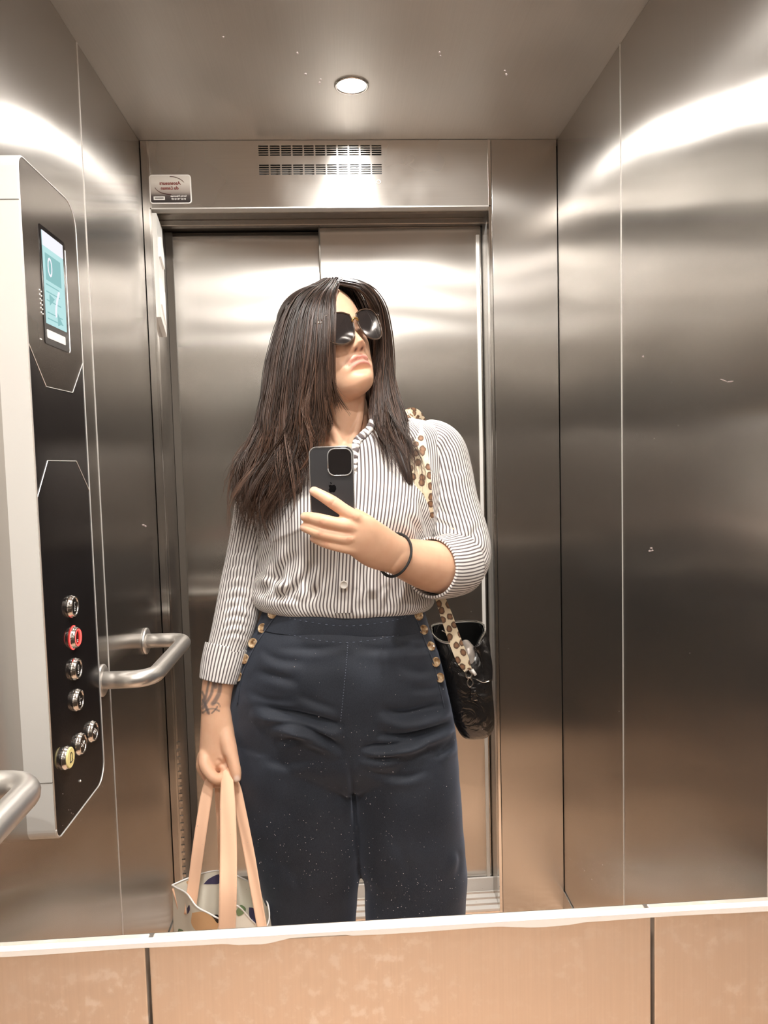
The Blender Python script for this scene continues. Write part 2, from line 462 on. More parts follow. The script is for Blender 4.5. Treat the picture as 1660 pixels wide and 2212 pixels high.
yz(rrect(Y0, Y1, Z0, Z1, (.022, .042, .05, .022), 8), XL, XF - XL - .0012, 'case', M['aluminium'], cp)
fo = rrect(Y0 + .0022, Y1 - .0022, Z0 + .0022, Z1 - .0022, (.020, .040, .048, .020), 8)
def on_face(px, py):                        # where the sight line meets the glass
    w = ray(px, py); w = w * XF / w[0]; return w[1], w[2] + CAMZ
hexu = [on_face(*q) for q in ((62, 740), (100, 835), (157, 848), (181, 785))]
hexl = [on_face(*q) for q in ((78, 1075), (103, 995), (165, 996), (193, 1060))]
yz(fo, XF - .0012, .0006, 'glass_plate', M['black_glass'], cp)
up = [(Y0 + .0022, hexu[0][1])] + hexu[1:3] + [(Y1 - .0022, hexu[3][1])] + [q for q in fo if q[1] > hexu[3][1] + .01]
yz(up, XF - .0006, .0005, 'upper_reflection', M['veil_reflection'], cp)
rim = fo + [fo[0]]
v, f = sweep([(XF - .0002, a, b) for a, b in rim], .0013, 6, True); adopt(mesh_obj('edge_trim', v, f, M['joint_bright'], None), cp)
for h in (hexu, hexl):
    h = [(Y0 + .003, h[0][1])] + h[1:3] + [(Y1 - .003, h[3][1])]
    mb = MB()
    for a, b in zip(h[:-1], h[1:]): mb.tube([(XF, *a), (XF, *b)], .0007, 6)
    adopt(mb.obj('engraved_line', M['joint_bright']), cp)
for zc in (on_face(20 + 40, 445)[1], on_face(100, 1707)[1]):
    adopt(MB().box(XL + .001, XF - .001, Y0 - .0006, Y0 + .003, zc - .0004, zc + .0004).obj('case_joint', M['joint']), cp)
# display
sa, sb = on_face(87, 500), on_face(137, 545)
ya, yb = 1.262, 1.352
za, zb = 1.592, 1.742
dsp = yz(rrect(ya - .008, yb + .012, za - .034, zb + .008, .004), XF - .0002, .0012, 'display', M['black_glass'], cp)
yz(rrect(ya, yb, za, zb, .001), XF + .0006, .0010, 'screen', M['screen_cyan'], dsp)
yz(rrect(ya, yb, zb - .024, zb, .001), XF + .0014, .0006, 'screen_header', M['screen_white'], dsp)
yz(rrect(ya + .008, yb - .016, zb - .078, zb - .034, .001), XF + .0014, .0006, 'screen_box', M['screen_teal'], dsp)
yz(rrect(ya, yb - .01, za - .024, za - .010, .002), XF + .0012, .0008, 'label_slot', M['aluminium'], dsp)
def face_text(s, size, yc, zc, x, name, mat, parent, shear=0.0, mirror=True, bold=0.0, depth=.0004):
    v, f = text_mesh(s, size, shear, bold)
    v = [(x, yc + (-a if mirror else a), zc + b) for a, b, c in v]
    o = mesh_obj(name, v, f, mat, parent, smooth=False)
    return o
face_text('0', .046, ya + .026, zb - .056, XF + .0022, 'screen_digit', M['screen_white'], dsp)
for pts in ([(ya + .058, zb - .040), (ya + .066, zb - .052), (ya + .050, zb - .052)], [(ya + .018, zb - .118), (ya + .040, zb - .104), (ya + .018, zb - .100)],
            [(ya + .050, zb - .125), (ya + .070, zb - .140), (ya + .050, zb - .146)]):
    v, f = disc_prism(pts, lambda a, b: (XF + .0016, a, b), (.0006, 0, 0)); mesh_obj('screen_symbol', v, f, M['screen_teal'], dsp, smooth=False)
for q in (.086, .098, .112, .132, .142):
    MB().box(XF + .0014, XF + .002, ya + .006, ya + .045 + .2 * q, zb - q, zb - q + .0018).obj('screen_line', M['screen_teal'], dsp)
v, f = sweep([(XF + .0016, yb - .030 - .018 * math.sin(t * 1.7), zb - .088 - t * .045) for t in np.linspace(0, 1, 14)], .0022, 6); mesh_obj('screen_curve', v, f, M['screen_white'], dsp)
v, f = sweep([(XF + .001, yb + .012, zb - .005), (XF + .001, yb + .012, za - .03), (XF + .001, yb + .008, za - .035)], .0011, 6); mesh_obj('display_trim', v, f, M['joint_bright'], dsp)
mb = MB()
def dome(mb, c, r, axis=(1, 0, 0), n=8):
    ax = np.array(axis, float); t = np.array((0, 0, 1.0)) if abs(ax[2]) < .9 else np.array((1.0, 0, 0)); u = np.cross(ax, t); w = np.cross(ax, u)
    v = []; 
    for k, (rr, h) in enumerate(((1, 0), (.75, .6), (.3, .9))):
        v += [np.array(c) + (u * math.cos(a) + w * math.sin(a)) * r * rr + ax * r * h for a in np.arange(n) * 2 * math.pi / n]
    f = [(i * n + j, i * n + (j + 1) % n, (i + 1) * n + (j + 1) % n, (i + 1) * n + j) for i in range(2) for j in range(n)] + [tuple(2 * n + j for j in range(n)), tuple(range(n))[::-1]]
    mb.add(v, f)
for k in range(6):
    y, z = on_face(85 + k * 0.8, 626 + k * 9.7)
    for d in (0, .0065): dome(mb, (XF - .0002, y + d, z - d * .2), .0016)
adopt(mb.obj('braille_dots', M['white_paint']), cp)
mb = MB()
for d in (0, .005): dome(mb, (XF - .0002, on_face(87, 732)[0] + d, on_face(87, 732)[1]), .0013)
adopt(mb.obj('braille_dots', M['white_paint']), cp)
adopt((lambda mb: (dome(mb, (XF, *on_face(173, 1687)), .0022), mb)[1])(MB()).obj('key_point', M['joint_bright']), cp)

def lathe_x(profile, n=36):
    a = np.arange(n) * 2 * math.pi / n; v = []; 
    for r, h in profile: v += [(h, r * math.cos(t), r * math.sin(t)) for t in a]
    f = [(i * n + j, i * n + (j + 1) % n, (i + 1) * n + (j + 1) % n, (i + 1) * n + j) for i in range(len(profile) - 1) for j in range(n)]
    f.append(tuple((len(profile) - 1) * n + j for j in range(n)))
    return v, f
def call_button(px, py, sym, label, cap=None, ring=None, braille=0):
    y, z = on_face(px + 5, py)
    r = empty('call_button', (XF, y, z)); 
    r.parent = cp; r.matrix_parent_inverse = Matrix.Translation(-Vector(cp.location))
    r['label'] = label
    v, f = lathe_x([(.0195, -.0002), (.0195, .003), (.0178, .0042), (.0178, .0065), (.0165, .0080), (.0150, .0083), (.0142, .0073), (.0140, .006)])
    mesh_obj('rim', v, f[:-1], M['chrome'], r)
    v, f = lathe_x([(.0142, .0058), (.0142, .0062), (.013, .0068)] if cap is None else [(.0172, .0060), (.0172, .0088), (.0160, .0098)])
    mesh_obj('cap', v, f, cap or M['button_face'], r, smooth=False)
    hx = .0070 if cap is None else .0100
    if ring:
        v, f = lathe_x([(.0150, .0083), (.0142, .0093), (.0128, .0083), (.0128, .0070)]); mesh_obj('lit_ring', v, f[:-1], M['red_glow'], r)
        v, f = lathe_x([(.0212, .0002), (.0196, .0014)]); mesh_obj('lit_ring', v, f[:-1], M['red_glow'], r)
    if sym == 'bell':
        mb = MB(); q = [(a * 1.3, b * 1.3) for a, b in ((-.005, -.005), (.005, -.005), (.0035, -.002), (.0035, .004), (.0015, .0065), (-.0015, .0065), (-.0035, .004), (-.0035, -.002), (-.005, -.005))]
        mb.tube([(hx, a, b) for a, b in q], .0007, 5); mb.tube([(hx, -.001, -.0075), (hx, .001, -.0075)], .0008, 5); mb.obj('bell_mark', M['ink'], r)
    elif sym in ('open', 'close'):
        mb = MB(); s = 1 if sym == 'open' else -1
        mb.tube([(hx, 0, -.006), (hx, 0, .006)], .0006, 5)
        for e in (-1, 1): mb.tube([(hx, e * (.0035 if s > 0 else .0075), .003), (hx, e * (.0075 if s > 0 else .0035), 0), (hx, e * (.0035 if s > 0 else .0075), -.003)], .0006, 5)
        mb.obj('door_mark', M['joint_bright'], r)
    else:
        v, f = text_mesh(sym, .014, bold=.0002); mesh_obj('floor_number', [(hx, -a, b + .002) for a, b, c in v], f, M['joint_bright'] if ring is None else M['ink'], r, smooth=False)
        mb = MB()
        for k in range(4): dome(mb, (hx - .0002, -.002 + (k % 2) * .003, -.0075 + (k // 2) * .003), .0007, n=6)
        mb.obj('braille_dots', M['joint_bright'], r)
    return r
call_button(148, 1310, '2', 'round steel floor button, top of the column')
call_button(154, 1377, '1', 'round floor button lit with a red ring', ring=True)
call_button(156, 1445, '0', 'round steel floor button just below the red lit one')
call_button(160, 1512, '-1', 'round steel floor button, lowest of the column')
call_button(192, 1580, 'open', 'round steel door button nearest the panel edge')
call_button(166, 1607, 'close', 'round steel door button beside the yellow alarm button')
call_button(136, 1637, 'bell', 'pale yellow alarm button with a black bell', cap=M['yellow_cap'])

# ------------------------------------------------------------------ handrails
def handrail(ya, yb, z, out, label):
    r = empty('handrail', (XL, (ya + yb) / 2, z)); tag(r, label, 'handrail', 'short tubular handrails on the side wall')
    X1 = XL + out; k = .042
    pts = [(XL + .002, ya, z), (X1 - k, ya, z)]
    for t in np.linspace(0, 1, 8)[1:]:
        a = t * math.pi / 2; pts.append((X1 - k + k * math.sin(a), ya + k - k * math.cos(a), z))
    for t in np.linspace(0, 1, 8):
        a = t * math.pi / 2; pts.append((X1 - k + k * math.cos(a), yb - k + k * math.sin(a), z))
    pts.append((XL + .002, yb, z))
    v, f = sweep(pts, .0185, 20, True, up=(0, 0, 1)); adopt(mesh_obj('tube', v, f, M['steel_tube'], None), r)
    for y in (ya, yb):
        prof = [(.034, .0), (.034, .004), (.031, .006), (.020, .006)]
        v, f = lathe_x(prof, 28); o = mesh_obj('wall_flange', [(XL + h + .0005, y + a, z + b) for h, a, b in v], f, M['steel_tube'], None); adopt(o, r)
    return r
handrail(1.575, 1.925, .903, .105, 'tubular steel handrail between the control panel and the doorway')
handrail(.62, .985, .935, .105, 'tubular steel handrail on the near side of the control panel, cut by the frame')

# ------------------------------------------------------------------ maintenance plate on the header
pl = empty('maintenance_plate', tuple(P(369, 409, YB - .001))); tag(pl, 'small rounded service plate with mirrored lettering above the doorway corner', 'sign')
def plate_mat():
    m, nt, b = nodes('plate_print'); L = nt.links.new
    g = N(nt, 'ShaderNodeTexCoord'); s = N(nt, 'ShaderNodeSeparateXYZ'); L(g.outputs['Generated'], s.inputs[0])
    L(ramp(nt, s.outputs[2], [(0.0, (.03, .025, .025)), (.25, (.10, .08, .075)), (.40, (.42, .36, .32)), (.75, (.80, .75, .68)), (1.0, (.84, .79, .72))]), b.inputs['Base Color'])
    b.inputs['Roughness'].default_value = .4; return m
pa, pb = P(322, 378, YB), P(415, 440, YB)
px0, px1, pz0, pz1 = pa[0], pb[0], pb[2], pa[2]
def xz(outline, y0, dy, name, mat, parent=pl):
    v, f = disc_prism(outline, lambda a, b: (a, y0, b), (0, dy, 0)); o = mesh_obj(name, v, f, mat, None, smooth=False); adopt(o, parent); return o
xz(rrect(px0, px1, pz0, pz1, .008), YB - .0006, -.0010, 'plate', M['white_paint'])
xz(rrect(px0 + .0028, px1 - .0028, pz0 + .0028, pz1 - .0028, .006), YB - .0014, -.0006, 'print', plate_mat())
M['maroon'] = simple('maroon', (.10, .02, .02), .5)
M['rose_ink'] = simple('rose_ink', (.30, .09, .08), .5)
pw = px1 - px0; ph = pz1 - pz0
def plate_text(s, size, u, w, mat, shear=0.0, bold=0.0):     # u, w: 0..1 across and up, lettering reversed as seen in the mirror
    v, f = text_mesh(s, size, shear, bold)
    o = mesh_obj('lettering', [(px0 + u * pw - a, YB - .0026, pz0 + w * ph + b) for a, b, c in v], f, mat, None, smooth=False); adopt(o, pl)
plate_text('Ascenseurs', .0122, .50, .70, M['rose_ink'], 0.15, .00035)
plate_text('du Leman', .0122, .49, .53, M['rose_ink'], 0.15, .00035)
plate_text('Service Dépannage', .0056, .69, .255, M['white_paint'], bold=.0002)
plate_text('04 67 98 43 89', .0064, .69, .155, M['white_paint'], bold=.0002)
xz([(px0 + .09 * pw, pz0 + .13 * ph), (px0 + .36 * pw, pz0 + .13 * ph), (px0 + .36 * pw, pz0 + .25 * ph), (px0 + .09 * pw, pz0 + .25 * ph)], YB - .0022, -.0004, 'label_box', M['white_paint'])
xz([(px0 + .12 * pw, pz0 + .175 * ph), (px0 + .33 * pw, pz0 + .175 * ph), (px0 + .33 * pw, pz0 + .205 * ph), (px0 + .12 * pw, pz0 + .205 * ph)], YB - .0027, -.0002, 'label_line', M['ink'])
v, f = sweep([(px0 + pw * (.5 + .36 * math.sin(t)), YB - .0026, pz0 + ph * (.60 + .33 * math.cos(t))) for t in np.linspace(0, 1.15, 14)], np.linspace(.0009, .0004, 14), 6); adopt(mesh_obj('swoosh', v, f, M['maroon'], None), pl)
v, f = sweep([(px0 + pw * (.5 - .37 * math.sin(t)), YB - .0026, pz0 + ph * (.62 - .30 * math.cos(t))) for t in np.linspace(-.05, 1.35, 14)], np.linspace(.0009, .0004, 14), 6); adopt(mesh_obj('swoosh', v, f, M['maroon'], None), pl)

# two little stuck-on pads under the vents
for q in ((818, 393), (799, 423)):
    c = P(*q, YB - .001)
    v, f = sweep([c + np.array((.006 * math.cos(t), 0, .005 * math.sin(t))) for t in np.linspace(0, 2 * math.pi, 13)], .0009, 5, False)
    o = mesh_obj('glue_ring', v, f, M['steel_tube'], None); adopt(o, wf)

# dust and dried drops on the mirror
def dust():
    r = random.Random(11); v = []; f = []
    def speck(px, py, rad, el=1.0, ang=0.0):
        c = P(px, py, YM); n = 5; s = len(v)
        for k in range(n):
            a = k * 2 * math.pi / n + r.random() * .5; q = rad * (.6 + .6 * r.random())
            u, w = q * math.cos(a) * el, q * math.sin(a)
            v.append((c[0] + u * math.cos(ang) - w * math.sin(ang), YM - .0002, c[2] + u * math.sin(ang) + w * math.cos(ang)))
        v.append((c[0], YM - .0006, c[2]))
        for k in range(n): f.append((s + k, s + (k + 1) % n, s + n))
        f.append(tuple(s + k for k in range(n))[::-1])
    def cloud(cx, cy, sx, sy, n, r0=.00010, r1=.00030):
        for _ in range(int(n * .6)):
            x, y = cx + r.gauss(0, sx), cy + r.gauss(0, sy)
            if y < 1985 - (x - 830) * .06 and 2 < x < 1655: speck(x, y, r.uniform(r0, r1) * (1 if r.random() < .96 else 1.7), r.uniform(1, 1.8), r.uniform(0, 3))
    cloud(760, 1600, 90, 55, 130); cloud(700, 1830, 110, 60, 260); cloud(880, 1930, 90, 30, 180); cloud(1585, 1890, 45, 35, 170)
    cloud(1230, 1870, 60, 20, 70); cloud(820, 1750, 120, 90, 130); cloud(1480, 1820, 90, 60, 60); cloud(430, 1800, 100, 90, 70); cloud(770, 1430, 120, 60, 40)
    cloud(1100, 1200, 60, 120, 35); cloud(1400, 1300, 160, 300, 60); cloud(160, 1770, 60, 30, 30)
    for q in ((950, 113), (952, 121), (1091, 153), (1094, 161), (693, 172), (691, 179), (643, 115), (483, 80)): speck(*q, .0010)
    for q in ((310, 1134), (315, 1137), (1407, 1184), (1404, 1190), (1410, 1189), (1390, 770), (660, 160)): speck(*q, .0010, 1.4)
    for q in ((1565, 822, 2.8), (1580, 824, 3.3)): speck(q[0], q[1], .0007, 5, q[2])
    return v, f
v, f = dust()
M['dust'] = simple('dust', (.30, .25, .24), .8)
o = mesh_obj('dust_specks', v, f, M['dust'], None, smooth=False); adopt(o, mir); o['kind'] = 'stuff'

# ------------------------------------------------------------------ the woman
GROUND_Y = 1.52
person = empty('person', (float(P(760, 1990, 1.52)[0]), GROUND_Y, 0.0))
tag(person, 'woman in a striped shirt and dark buttoned jeans, head turned aside, holding up a phone', 'person')

def row(L, R, Yc, hd, n=96, e=2.3, shift=0.0):
    """closed horizontal-ish section between two sight lines, Yc deep, half depth hd"""
    a, b = P(L[0], L[1], Yc), P(R[0], R[1], Yc)
    c = (a + b) / 2; u = (b - a) / 2
    t = np.arange(n) * 2 * math.pi / n
    ct, st = np.cos(t), np.sin(t)
    x = np.sign(ct) * np.abs(ct) ** (2 / e); y = np.sign(st) * np.abs(st) ** (2 / e)
    q = c[None, :] + u[None, :] * x[:, None]; q[:, 1] += -y * hd
    return q
def interp_rows(rows, m, n=96, e=2.3):
    """rows: (Lx, Ly, Rx, Ry, Yc, hd); Catmull-Rom to m sections"""
    A = spline(np.array(rows, float), m)
    return np.array([row((r[0], r[1]), (r[2], r[3]), r[4], r[5], n, e) for r in A])
def loft(S, cap=True):
    m, n = S.shape[:2]
    v = S.reshape(-1, 3).tolist()
    f = [(i * n + j, (i + 1) * n + j, (i + 1) * n + (j + 1) % n, i * n + (j + 1) % n) for i in range(m - 1) for j in range(n)]
    if cap:
        v.append(S[0].mean(0)); v.append(S[-1].mean(0)); a, b = m * n, m * n + 1
        f += [(a, j, (j + 1) % n) for j in range(n)] + [(b, (m - 1) * n + (j + 1) % n, (m - 1) * n + j) for j in range(n)]
    return v, f
def limb(pts, n=24, k=8, cap=True, up=None):
    """pts: (px, py, Y, r) or (px, py, Y, ru, rv) -> closed tapering tube with rounded ends"""
    W = np.array([[*P(p[0], p[1], p[2]), p[3], p[4] if len(p) > 4 else p[3]] for p in pts])
    A = spline(W, k * (len(pts) - 1) + 1)
    c, r = A[:, :3], A[:, 3:]
    # round caps
    def capping(c0, c1, r0):
        d = c0 - c1; d /= np.linalg.norm(d); m = r0.mean()
        return [(c0 + d * m * math.sin(q) * .9, r0 * math.cos(q)) for q in (.35, .75, 1.1, 1.4)]
    if cap:
        a = capping(c[0], c[1], r[0])[::-1]; b = capping(c[-1], c[-2], r[-1])
        c = np.vstack([[x[0] for x in a], c, [x[0] for x in b]]); r = np.vstack([[x[1] for x in a], r, [x[1] for x in b]])
    return sweep(c, r, n, True, up)
def remesh(mb, voxel, smooth_it=4, factor=0.5):
    o = mb.obj('tmp', None)
    m = o.modifiers.new('r', 'REMESH'); m.mode = 'VOXEL'; m.voxel_size = voxel; m.adaptivity = 0.0
    if smooth_it:
        s = o.modifiers.new('s', 'SMOOTH'); s.factor = factor; s.iterations = smooth_it
    dg = bpy.context.evaluated_depsgraph_get()
    me = bpy.data.meshes.new_from_object(o.evaluated_get(dg))
    old = o.data; bpy.data.objects.remove(o); bpy.data.meshes.remove(old)
    me.polygons.foreach_set('use_smooth', [True] * len(me.polygons))
    return me
def coords(me):
    c = np.empty(len(me.vertices) * 3, np.float32); me.vertices.foreach_get('co', c); return c.reshape(-1, 3).astype(float)
def normals(me):
    c = np.empty(len(me.vertices) * 3, np.float32); me.vertex_normals.foreach_get('vector', c); return c.reshape(-1, 3).astype(float)
def set_coords(me, c):
    me.vertices.foreach_set('co', np.asarray(c, np.float32).ravel()); me.update()
def set_tint(me, cols):
    ca = me.color_attributes.new('tint', 'FLOAT_COLOR', 'POINT'); ca.data.foreach_set('color', np.concatenate([cols, np.ones((len(cols), 1))], 1).astype(np.float32).ravel())
def pixels(c):
    d = (c - np.array([0, 0, CAMZ])) @ RW
    return np.stack([CX + F * d[:, 0] / d[:, 2], CY + F * d[:, 1] / d[:, 2]], 1)
def seg_dist(p, pts):
    """distance in the frame from points p to a polyline, and where along it (0..1)"""
    best = np.full(len(p), 1e9); at = np.zeros(len(p)); pts = np.asarray(pts, float); n = len(pts) - 1; side = np.zeros(len(p))
    for i in range(n):
        a, b = pts[i], pts[i + 1]; d = b - a; L2 = d.dot(d)
        t = np.clip(((p - a) @ d) / L2, 0, 1); q = a + t[:, None] * d; e = p - q; D = np.hypot(e[:, 0], e[:, 1])
        s = np.sign(d[0] * (p[:, 1] - a[1]) - d[1] * (p[:, 0] - a[0]))
        m = D < best; best[m] = D[m]; at[m] = (i + t[m]) / n; side[m] = s[m]
    return best, at, side
def folds(c, nrm, strokes, gate=None):
    """cloth creases: a valley along each stroke with a raised lip below it; amplitude in metres, width in frame units"""
    px = pixels(c); facing = np.clip(-nrm[:, 1] * 1.6, 0, 1)
    disp = np.zeros(len(c))
    for st in strokes:
        pts, amp, w = st[0], st[1], st[2]
        lo = np.min(pts, 0) - 5 * w; hi = np.max(pts, 0) + 5 * w
        idx = np.where((px[:, 0] > lo[0]) & (px[:, 0] < hi[0]) & (px[:, 1] > lo[1]) & (px[:, 1] < hi[1]) & (facing > 0))[0]
        if len(idx) == 0: continue
        sp = spline(pts, 6 * len(pts)) if len(pts) > 2 else np.array(pts, float)
        D, t, s = seg_dist(px[idx], sp)
        env = np.sin(np.clip(t, .0, 1) * math.pi) ** .9
        env = np.where((t <= 0) | (t >= 1), 0, env)
        lip = np.exp(-((D * s - 2.0 * w) / (1.5 * w)) ** 2)
        disp[idx] += (-amp * np.exp(-(D / w) ** 2) + amp * .9 * lip) * env
    return c + nrm * (disp * facing)[:, None]
def meshobj(name, me, mat, parent):
    o = bpy.data.objects.new(name, me); me.name = name; COL.objects.link(o); me.materials.clear(); me.materials.append(mat)
    if parent is not None: adopt(o, parent)
    return o

# ---- head in its own frame: x to the side, y forward (face), z up
HC = P(708, 750, 1.500)
yaw, pitch, roll = math.radians(31), math.radians(14), math.radians(11.5)
def _rx(a): return np.array([[1, 0, 0], [0, math.cos(a), -math.sin(a)], [0, math.sin(a), math.cos(a)]])
def _ry(a): return np.array([[math.cos(a), 0, math.sin(a)], [0, 1, 0], [-math.sin(a), 0, math.cos(a)]])
def _rz(a): return np.array([[math.cos(a), -math.sin(a), 0], [math.sin(a), math.cos(a), 0], [0, 0, 1]])
# local x+ = the image's right side of the face: start with x->x, y(forward)->-Y
HB = np.diag([1.0, -1.0, 1.0])
def head_dir(v):
    x, y, z = v[..., 0], v[..., 1], v[..., 2]
    # roll in the face plane (right eye up)
    x, z = x * math.cos(roll) - z * math.sin(roll), x * math.sin(roll) + z * math.cos(roll)
    # pitch: forward axis rises
    y, z = y * math.cos(pitch) - z * math.sin(pitch), y * math.sin(pitch) + z * math.cos(pitch)
    # yaw towards image right
    x, y = x * math.cos(yaw) + y * math.sin(yaw), -x * math.sin(yaw) + y * math.cos(yaw)
    return np.stack([x, -y, z], -1)
def H(v): return head_dir(np.asarray(v, float)) + HC
HMAT = np.stack([head_dir(np.array(e, float)) for e in ((1, 0, 0), (0, 1, 0), (0, 0, 1))], 1)   # columns
def to_head(c): return (c - HC) @ HMAT
prof = np.array([   # z, front, back, half width
    (.121, -.005, -.020, .008), (.117, .022, -.048, .032), (.106, .050, -.070, .050), (.088, .072, -.088, .064), (.062, .087, -.098, .0715), (.035, .0925, -.101, .0745),
    (.012, .0915, -.100, .0745), (-.006, .0885, -.098, .0735), (-.025, .0885, -.093, .0710), (-.045, .0880, -.083, .0665), (-.062, .0870, -.070, .0620),
    (-.080, .0850, -.055, .0560), (-.094, .0840, -.038, .0480), (-.106, .0790, -.020, .0390), (-.115, .0660, -.005, .0230), (-.119, .045, .010, .0100)])
def gauss(d, s): return np.exp(-(d / s) ** 2)
def head_grid(nz=150, na=180, grow=0.0):
    zz = np.linspace(0, len(prof) - 1, nz)
    A = spline(prof, nz)
    S = []
    t = np.arange(na) * 2 * math.pi / na
    for z, fr, bk, w in A:
        cy = (fr + bk) / 2 + .0; hy = (fr - bk) / 2
        cx, sx = np.cos(t), np.sin(t)
        front = sx > 0
        e = np.where(front, 2.15, 2.1)
        x = w * np.sign(cx) * np.abs(cx) ** (2 / e); y = cy - .008 + np.where(front, hy + .008, hy - .008) * np.sign(sx) * np.abs(sx) ** (2 / e)
        S.append(np.stack([x, y, np.full(na, z)], 1))
    S = np.array(S)
    x, y, z = S[..., 0], S[..., 1], S[..., 2]
    fw = np.clip(np.sin(t), 0, 1)[None, :] ** .5 * np.ones_like(x)
    d = np.zeros_like(x)
    # nose
    nz_ = np.interp(z, [-.046, -.040, -.032, -.020, -.005, .010, .022], [0, .013, .0255, .0195, .0115, .0055, 0])
    nw_ = np.interp(z, [-.046, -.034, -.020, 0, .02], [.0135, .0130, .0100, .0080, .009])
    d += nz_ * np.exp(-(np.abs(x) / nw_) ** 2.4)
    for s in (-1, 1):
        d += .0105 * gauss(x - s * .0142, .0060) * gauss(z + .0370, .0075)          # wings of the nose
        d -= .0095 * gauss(x - s * .031, .0150) * gauss(z - .001, .0110)            # eye sockets
        d += .0060 * gauss(x - s * .032, .0105) * gauss(z - .000, .0075)            # lids
        d += .0042 * gauss(x - s * .030, .0200) * gauss(z - .019, .0070)            # brow
        d += .0045 * gauss(x - s * .044, .0170) * gauss(z + .026, .0160)            # cheek
        d -= .0030 * gauss(x - s * .0270, .0050) * gauss(z + .0640, .0080)          # mouth corner pull
        d += .0034 * gauss(x - s * .0300, .0080) * gauss(z + .0710, .0100)
        d -= .0028 * gauss((x - s * (.0200 + (-.040 - z) * .55)), .0035) * gauss(z + .050, .013)   # nasolabial
    mw = 1 / (1 + (np.abs(x) / .0235) ** 6)
    lipc = -.0600 - .0055 * (np.abs(x) / .022) ** 2                                  # downturned mouth line
    d += .0052 * gauss(z - lipc - .0062, .0048) * mw * (1 - .18 * gauss(x, .0035))
    d += .0070 * gauss(z - lipc + .0064, .0055) * mw
    d -= .0052 * gauss(z - lipc, .0021) * mw
    d -= .0055 * gauss(z + .0790, .0060) * gauss(x, .020)                            # under the lip
    d += .0085 * gauss(z + .0950, .0130) * gauss(x, .0190)                           # chin
    d -= .0018 * gauss(x, .0030) * gauss(z + .050, .0050)                            # philtrum
    for k in range(3): d -= .0009 * gauss(z - .046 - k * .0095 + .0015 * np.cos(x * 90), .0016) * gauss(x - .008, .028)  # brow creases
    y += d * fw
    S = np.stack([x, y, z], -1)
    if grow: 
        c = np.array([0, -.008, .01]); q = S - c; S = c + q * (1 + grow / np.linalg.norm(q, axis=-1, keepdims=True))
    return S
HG = head_grid()
body = MB()
v, f = loft(H(HG)[::-1]); body.add(v, f)
# ears
for s in (-1, 1):
    a = np.arange(14) * 2 * math.pi / 14
    pts = [H(np.array((s * (.0745 + .006 * (math.sin(t) ** 2)), -.012 + .015 * math.cos(t), -.012 + .029 * math.sin(t)))) for t in np.append(a, a[0])]
    body.tube(pts, .0045, 8)
# neck, shoulders, slim trunk under the clothes
def between(a, b, t): return tuple(a[i] + (b[i] - a[i]) * t for i in range(len(a)))
neck = [(*H((0, -.030, -.030)), .050, .052), (*H((0, -.022, -.075)), .050, .051), (*P(741, 880, 1.525), .0500, .053), (*P(741, 925, 1.535), .0545, .056), (*P(738, 955, 1.54), .068, .060), (*P(738, 1000, 1.545), .100, .068)]
A = spline(np.array(neck), 40); v, f = sweep(A[:, :3], A[:, 3:], 40, True, up=(1, 0, 0)); body.add(v, f)
for s in ((708, 935, 738, 985), (790, 930, 752, 985)):                 # neck tendons
    v, f = limb([(700 if s[0] < 740 else 783, 850, 1.498, .008), (s[0] + (738 - s[0]) * .35, s[1] - 10, 1.489, .010), (s[2], s[3] - 12, 1.484, .009), (s[2], s[3] + 10, 1.484, .006)], 14); body.add(v, f)
v, f = limb([(640, 965, 1.508, .010), (690, 975, 1.486, .009), (728, 984, 1.479, .009)], 14); body.add(v, f)   # collar bones
v, f = limb([(850, 925, 1.508, .010), (795, 955, 1.486, .009), (752, 978, 1.479, .009)], 14); body.add(v, f)
trunk = [(640, 955, 850, 925, 1.545, .050), (590, 990, 915, 960, 1.540, .072), (575, 1040, 930, 1030, 1.535, .082), (585, 1120, 905, 1120, 1.53, .092), (600, 1220, 880, 1220, 1.53, .090), (600, 1320, 880, 1320, 1.53, .086), (570, 1450, 905, 1450, 1.53, .098), (545, 1580, 940, 1580, 1.53, .100), (555, 1650, 930, 1650, 1.53, .085)]
v, f = loft(interp_rows(trunk, 60, 60)); body.add(v, f)
for xs in ((640, 650, 665, 672), (862, 868, 885, 890)):
    v, f = limb([(xs[0], 1640, 1.53, .070), (xs[1], 1850, 1.525, .058), (xs[2], 2100, 1.53, .048), (xs[3], 2360, 1.54, .036), (xs[3], 2400, 1.53, .036), (xs[3], 2415, 1.47, .030)], 24); body.add(v, f)
# left side arm hanging down to the bag handles
v, f = limb([(600, 990, 1.54, .045), (562, 1030, 1.53, .042), (545, 1160, 1.53, .038), (520, 1270, 1.51, .036), (505, 1360, 1.482, .033), (482, 1435, 1.46, .0325), (470, 1485, 1.452, .0305, .0265), (466, 1530, 1.447, .0285, .023)], 28); body.add(v, f)
